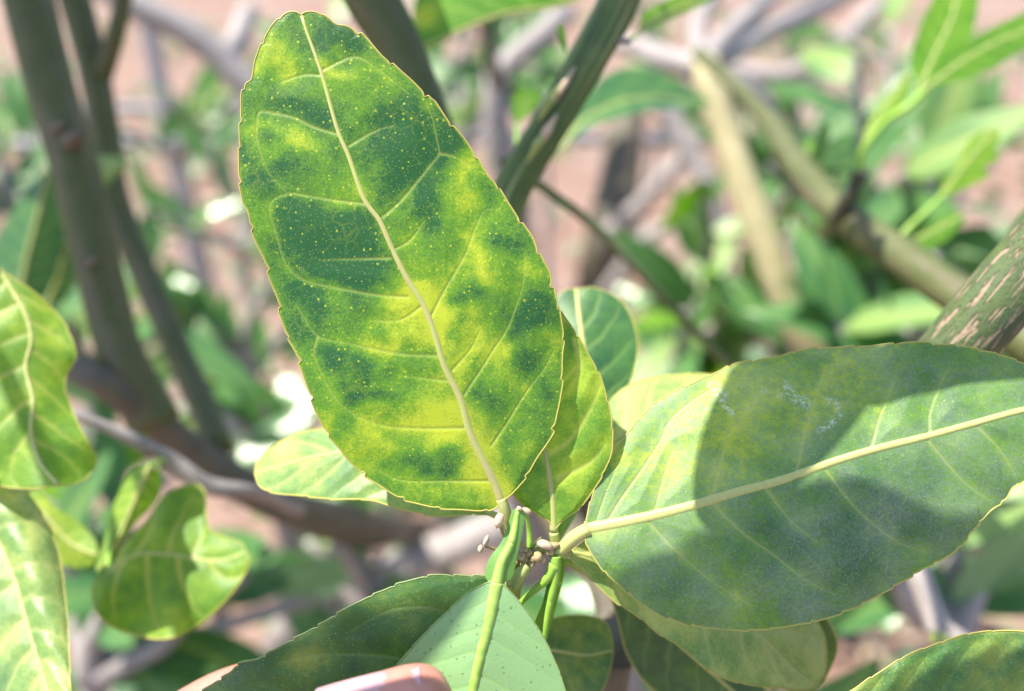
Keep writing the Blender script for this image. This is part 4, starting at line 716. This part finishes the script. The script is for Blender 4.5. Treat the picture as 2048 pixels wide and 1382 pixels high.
HN = [(150, 2300, 0.205, 0.024),                                                           # 0 palm centre (root)
      (20, 2700, 0.215, 0.023), (-150, 3200, 0.23, 0.029), (-400, 4200, 0.26, 0.038),      # wrist, forearm
      (260, 2080, 0.180, 0.0155), (400, 1790, 0.158, 0.0118), (660, 1505, 0.1495, 0.0108), (810, 1448, 0.1495, 0.0107), (925, 1424, 0.151, 0.0102),   # thumb
      (110, 1960, 0.212, 0.0125), (190, 1590, 0.203, 0.0108), (450, 1415, 0.1915, 0.0094), (640, 1365, 0.1885, 0.0080),    # index
      (30, 2020, 0.225, 0.0125), (120, 1690, 0.225, 0.0098), (400, 1560, 0.208, 0.0086), (560, 1640, 0.2, 0.0072),         # middle
      (-40, 2120, 0.238, 0.012), (60, 1800, 0.242, 0.0094), (330, 1700, 0.225, 0.0082), (470, 1800, 0.215, 0.0070),        # ring
      (-90, 2240, 0.25, 0.011), (10, 1960, 0.255, 0.0082), (230, 1880, 0.24, 0.0072), (350, 1960, 0.23, 0.0062)]          # little
HE = [(0, 1), (1, 2), (2, 3), (0, 4), (4, 5), (5, 6), (6, 7), (7, 8), (0, 9), (9, 10), (10, 11), (11, 12), (0, 13), (13, 14), (14, 15), (15, 16), (0, 17), (17, 18), (18, 19), (19, 20), (0, 21), (21, 22), (22, 23), (23, 24)]
skin_mesh('hand', HN, HE, hand, 'skin', 0)

# thumb nail: a curved plate bedded on the upper side of the thumb tip
def nail():
    a0, a1 = P(660, 1492, 0.1495), P(868, 1428, 0.1505); ax = a1-a0; L = np.linalg.norm(ax); ax /= L
    up = AU*0.93+AB*0.28; up = up-ax*(up@ax); up /= np.linalg.norm(up); sd = np.cross(ax, up); V = []; n, m_ = 14, 12
    for i in range(n):
        s = i/(n-1); wid = R(48)*(1 if s < 0.8 else math.sqrt(max(0.05, 1-((s-0.8)/0.2)**2*0.9)))*(0.75+0.25*min(1, s*4))
        r = 0.0099-0.0010*s*s
        for j in range(m_):
            th = wid*(2*j/(m_-1)-1); V.append(a0+ax*(L*s)+(up*math.cos(th)+sd*math.sin(th))*r)
    k = np.arange(n-1)[:, None]*m_+np.arange(m_-1)[None, :]; Fq = np.stack([k, k+1, k+m_+1, k+m_], -1).reshape(-1, 4)
    mesh_obj('thumb_nail', V, Fq, 'nail', hand)
nail()

# ================================================================== unseen twigs added above the frame, shaped and placed to cast shade
SH = lambda t: SUN*t
o1 = thing('citrus_branch', 'unseen leafy twig added above the wide dusty leaf to shade it', 'branch', P(1600, 560, 0.168)+SH(0.14))  # added shade caster, leaves outlined as the shadows wanted on the wide leaf
blade(o1, [(1600, 540), (1590, 700), (1560, 880), (1470, 1092)], [(1450, 600), (1396, 700), (1376, 840), (1382, 980), (1410, 1060)], [(1720, 620), (1765, 740), (1750, 860), (1690, 960), (1580, 1050)], (0.175, 0.170), 'leaf_back', res=(60, 14), seed=80, ribw=(12, 6), shift=SH(0.14))
blade(o1, [(2150, 1130), (1900, 1110), (1600, 1120), (1140, 1128)], [(2070, 1150), (1980, 1120), (1880, 1070), (1760, 1000), (1640, 965), (1480, 1010), (1370, 1042), (1180, 1098)], [(2000, 1220), (1800, 1280), (1500, 1320), (1250, 1270)], (0.168, 0.168), 'leaf_back', res=(60, 14), seed=81, ribw=(12, 6), shift=SH(0.17))
blade(o1, [(1640, 690), (1800, 690), (1960, 680), (2250, 720)], [(1720, 600), (1900, 560), (2120, 600)], [(1700, 790), (1800, 800), (1920, 785), (2100, 800)], (0.170, 0.168), 'leaf_back', res=(50, 12), seed=82, ribw=(12, 6), shift=SH(0.125))
tw_ = crom([P(2150, 1130, 0.168)+SH(0.17), P(2330, 900, 0.168)+SH(0.16), P(2150, 560, 0.168)+SH(0.14), P(1700, 500, 0.168)+SH(0.13), P(1600, 540, 0.168)+SH(0.14), P(1500, 200, 0.2)+SH(0.16), P(1500, -300, 0.3)+SH(0.2)], 40)
Vt, Ft, Ut = tube_raw(tw_, np.linspace(0.0012, 0.003, 40), 8); mesh_obj('stem', Vt, Ft, 'stem', o1, uv=Ut)
o2 = thing('citrus_branch', 'unseen leafy twig added above the hand to shade thumb and dark leaf', 'branch', P(300, 1420, 0.17)+SH(0.20))  # added out of view to darken the held leaf and the thumb
blade(o2, [(280, 1430), (500, 1330), (750, 1240), (990, 1190)], [(400, 1300), (600, 1190), (800, 1120), (930, 1130)], [(450, 1540), (700, 1500), (900, 1340)], (0.17, 0.17), 'leaf_back', res=(50, 12), seed=83, ribw=(12, 6), shift=SH(0.20))
blade(o2, [(560, 1560), (680, 1500), (800, 1430), (985, 1380)], [(600, 1440), (720, 1360), (860, 1310), (960, 1330)], [(680, 1620), (860, 1580), (980, 1480)], (0.146, 0.146), 'leaf_back', res=(50, 12), seed=84, ribw=(12, 6), shift=SH(0.16))
tw_ = crom([P(560, 1560, 0.146)+SH(0.16), P(450, 1500, 0.16)+SH(0.19), P(280, 1430, 0.17)+SH(0.20), P(100, 1000, 0.2)+SH(0.22), P(0, 300, 0.3)+SH(0.25)], 40)
Vt, Ft, Ut = tube_raw(tw_, np.linspace(0.0012, 0.003, 40), 8); mesh_obj('stem', Vt, Ft, 'stem', o2, uv=Ut)
def shade_twig(label, targets, seed):  # adds an unseen twig, one leaf sunward of each target to shade it
    rs = np.random.RandomState(seed); pts = [P(x, y, d)+SH(t) for x, y, d, t, s in targets]
    o = thing('citrus_branch', label, 'branch', pts[0]); rl = np.array(pts[0])
    for (x, y, d, t, s), p in zip(targets, pts):
        nr = SUN+rs.normal(0, 0.25, 3); dv = np.cross(nr, rs.normal(0, 1, 3)); dv /= np.linalg.norm(dv)
        place_leaf(o, p-dv*0.045*s, dv, nr, s, int(rs.choice((0, 1, 3))), rl)
    q = crom(pts+[pts[-1]+np.array((-0.05, 0.1, 0.3))], 12*len(pts)); Vt, Ft, Ut = tube_raw(q, np.linspace(0.0015, 0.004, len(q)), 8); mesh_obj('stem', Vt, Ft, 'bark_olive', o, uv=Ut)
shade_twig('unseen leafy twig added to shade the two upright left stems', [(60, 60, 0.33, 0.14, 1.0), (90, 200, 0.33, 0.17, 1.1), (140, 340, 0.33, 0.2, 1.1), (190, 480, 0.33, 0.23, 1.1), (220, 620, 0.33, 0.25, 1.1), (270, 760, 0.33, 0.27, 1.2), (330, 860, 0.33, 0.28, 1.1), (430, 940, 0.35, 0.3, 1.1), (540, 1000, 0.37, 0.31, 1.0)], 5)
shade_twig('unseen leafy twig added to shade the second upright stem', [(180, 120, 0.40, 0.19, 1.0), (215, 260, 0.40, 0.22, 1.1), (230, 420, 0.40, 0.25, 1.1), (300, 570, 0.39, 0.28, 1.1), (370, 720, 0.38, 0.3, 1.0)], 6)
o3 = thing('citrus_branch', 'unseen leafy twig added to shade the yellow-rimmed leaf', 'branch', P(2400, 1420, 0.167)+SH(0.19))  # extra twig out of view, only there to shade the leaf below
blade(o3, [(2400, 1420), (2150, 1400), (1900, 1400), (1650, 1440)], [(2250, 1310), (2050, 1275), (1850, 1300), (1720, 1370)], [(2250, 1560), (2000, 1600), (1760, 1540)], (0.167, 0.167), 'leaf_back', res=(50, 12), seed=86, ribw=(12, 6), shift=SH(0.19))
tw_ = crom([P(2400, 1420, 0.167)+SH(0.19), P(2500, 1200, 0.2)+SH(0.2), P(2500, 600, 0.3)+SH(0.25)], 24)
Vt, Ft, Ut = tube_raw(tw_, np.linspace(0.0012, 0.003, 24), 8); mesh_obj('stem', Vt, Ft, 'stem', o3, uv=Ut)
shade_twig('unseen leafy twig added to shade the forked green stem', [(790, 90, 0.26, 0.13, 0.9), (850, 200, 0.26, 0.15, 0.8), (1180, 130, 0.246, 0.13, 0.8), (1090, 300, 0.25, 0.16, 0.7)], 8)
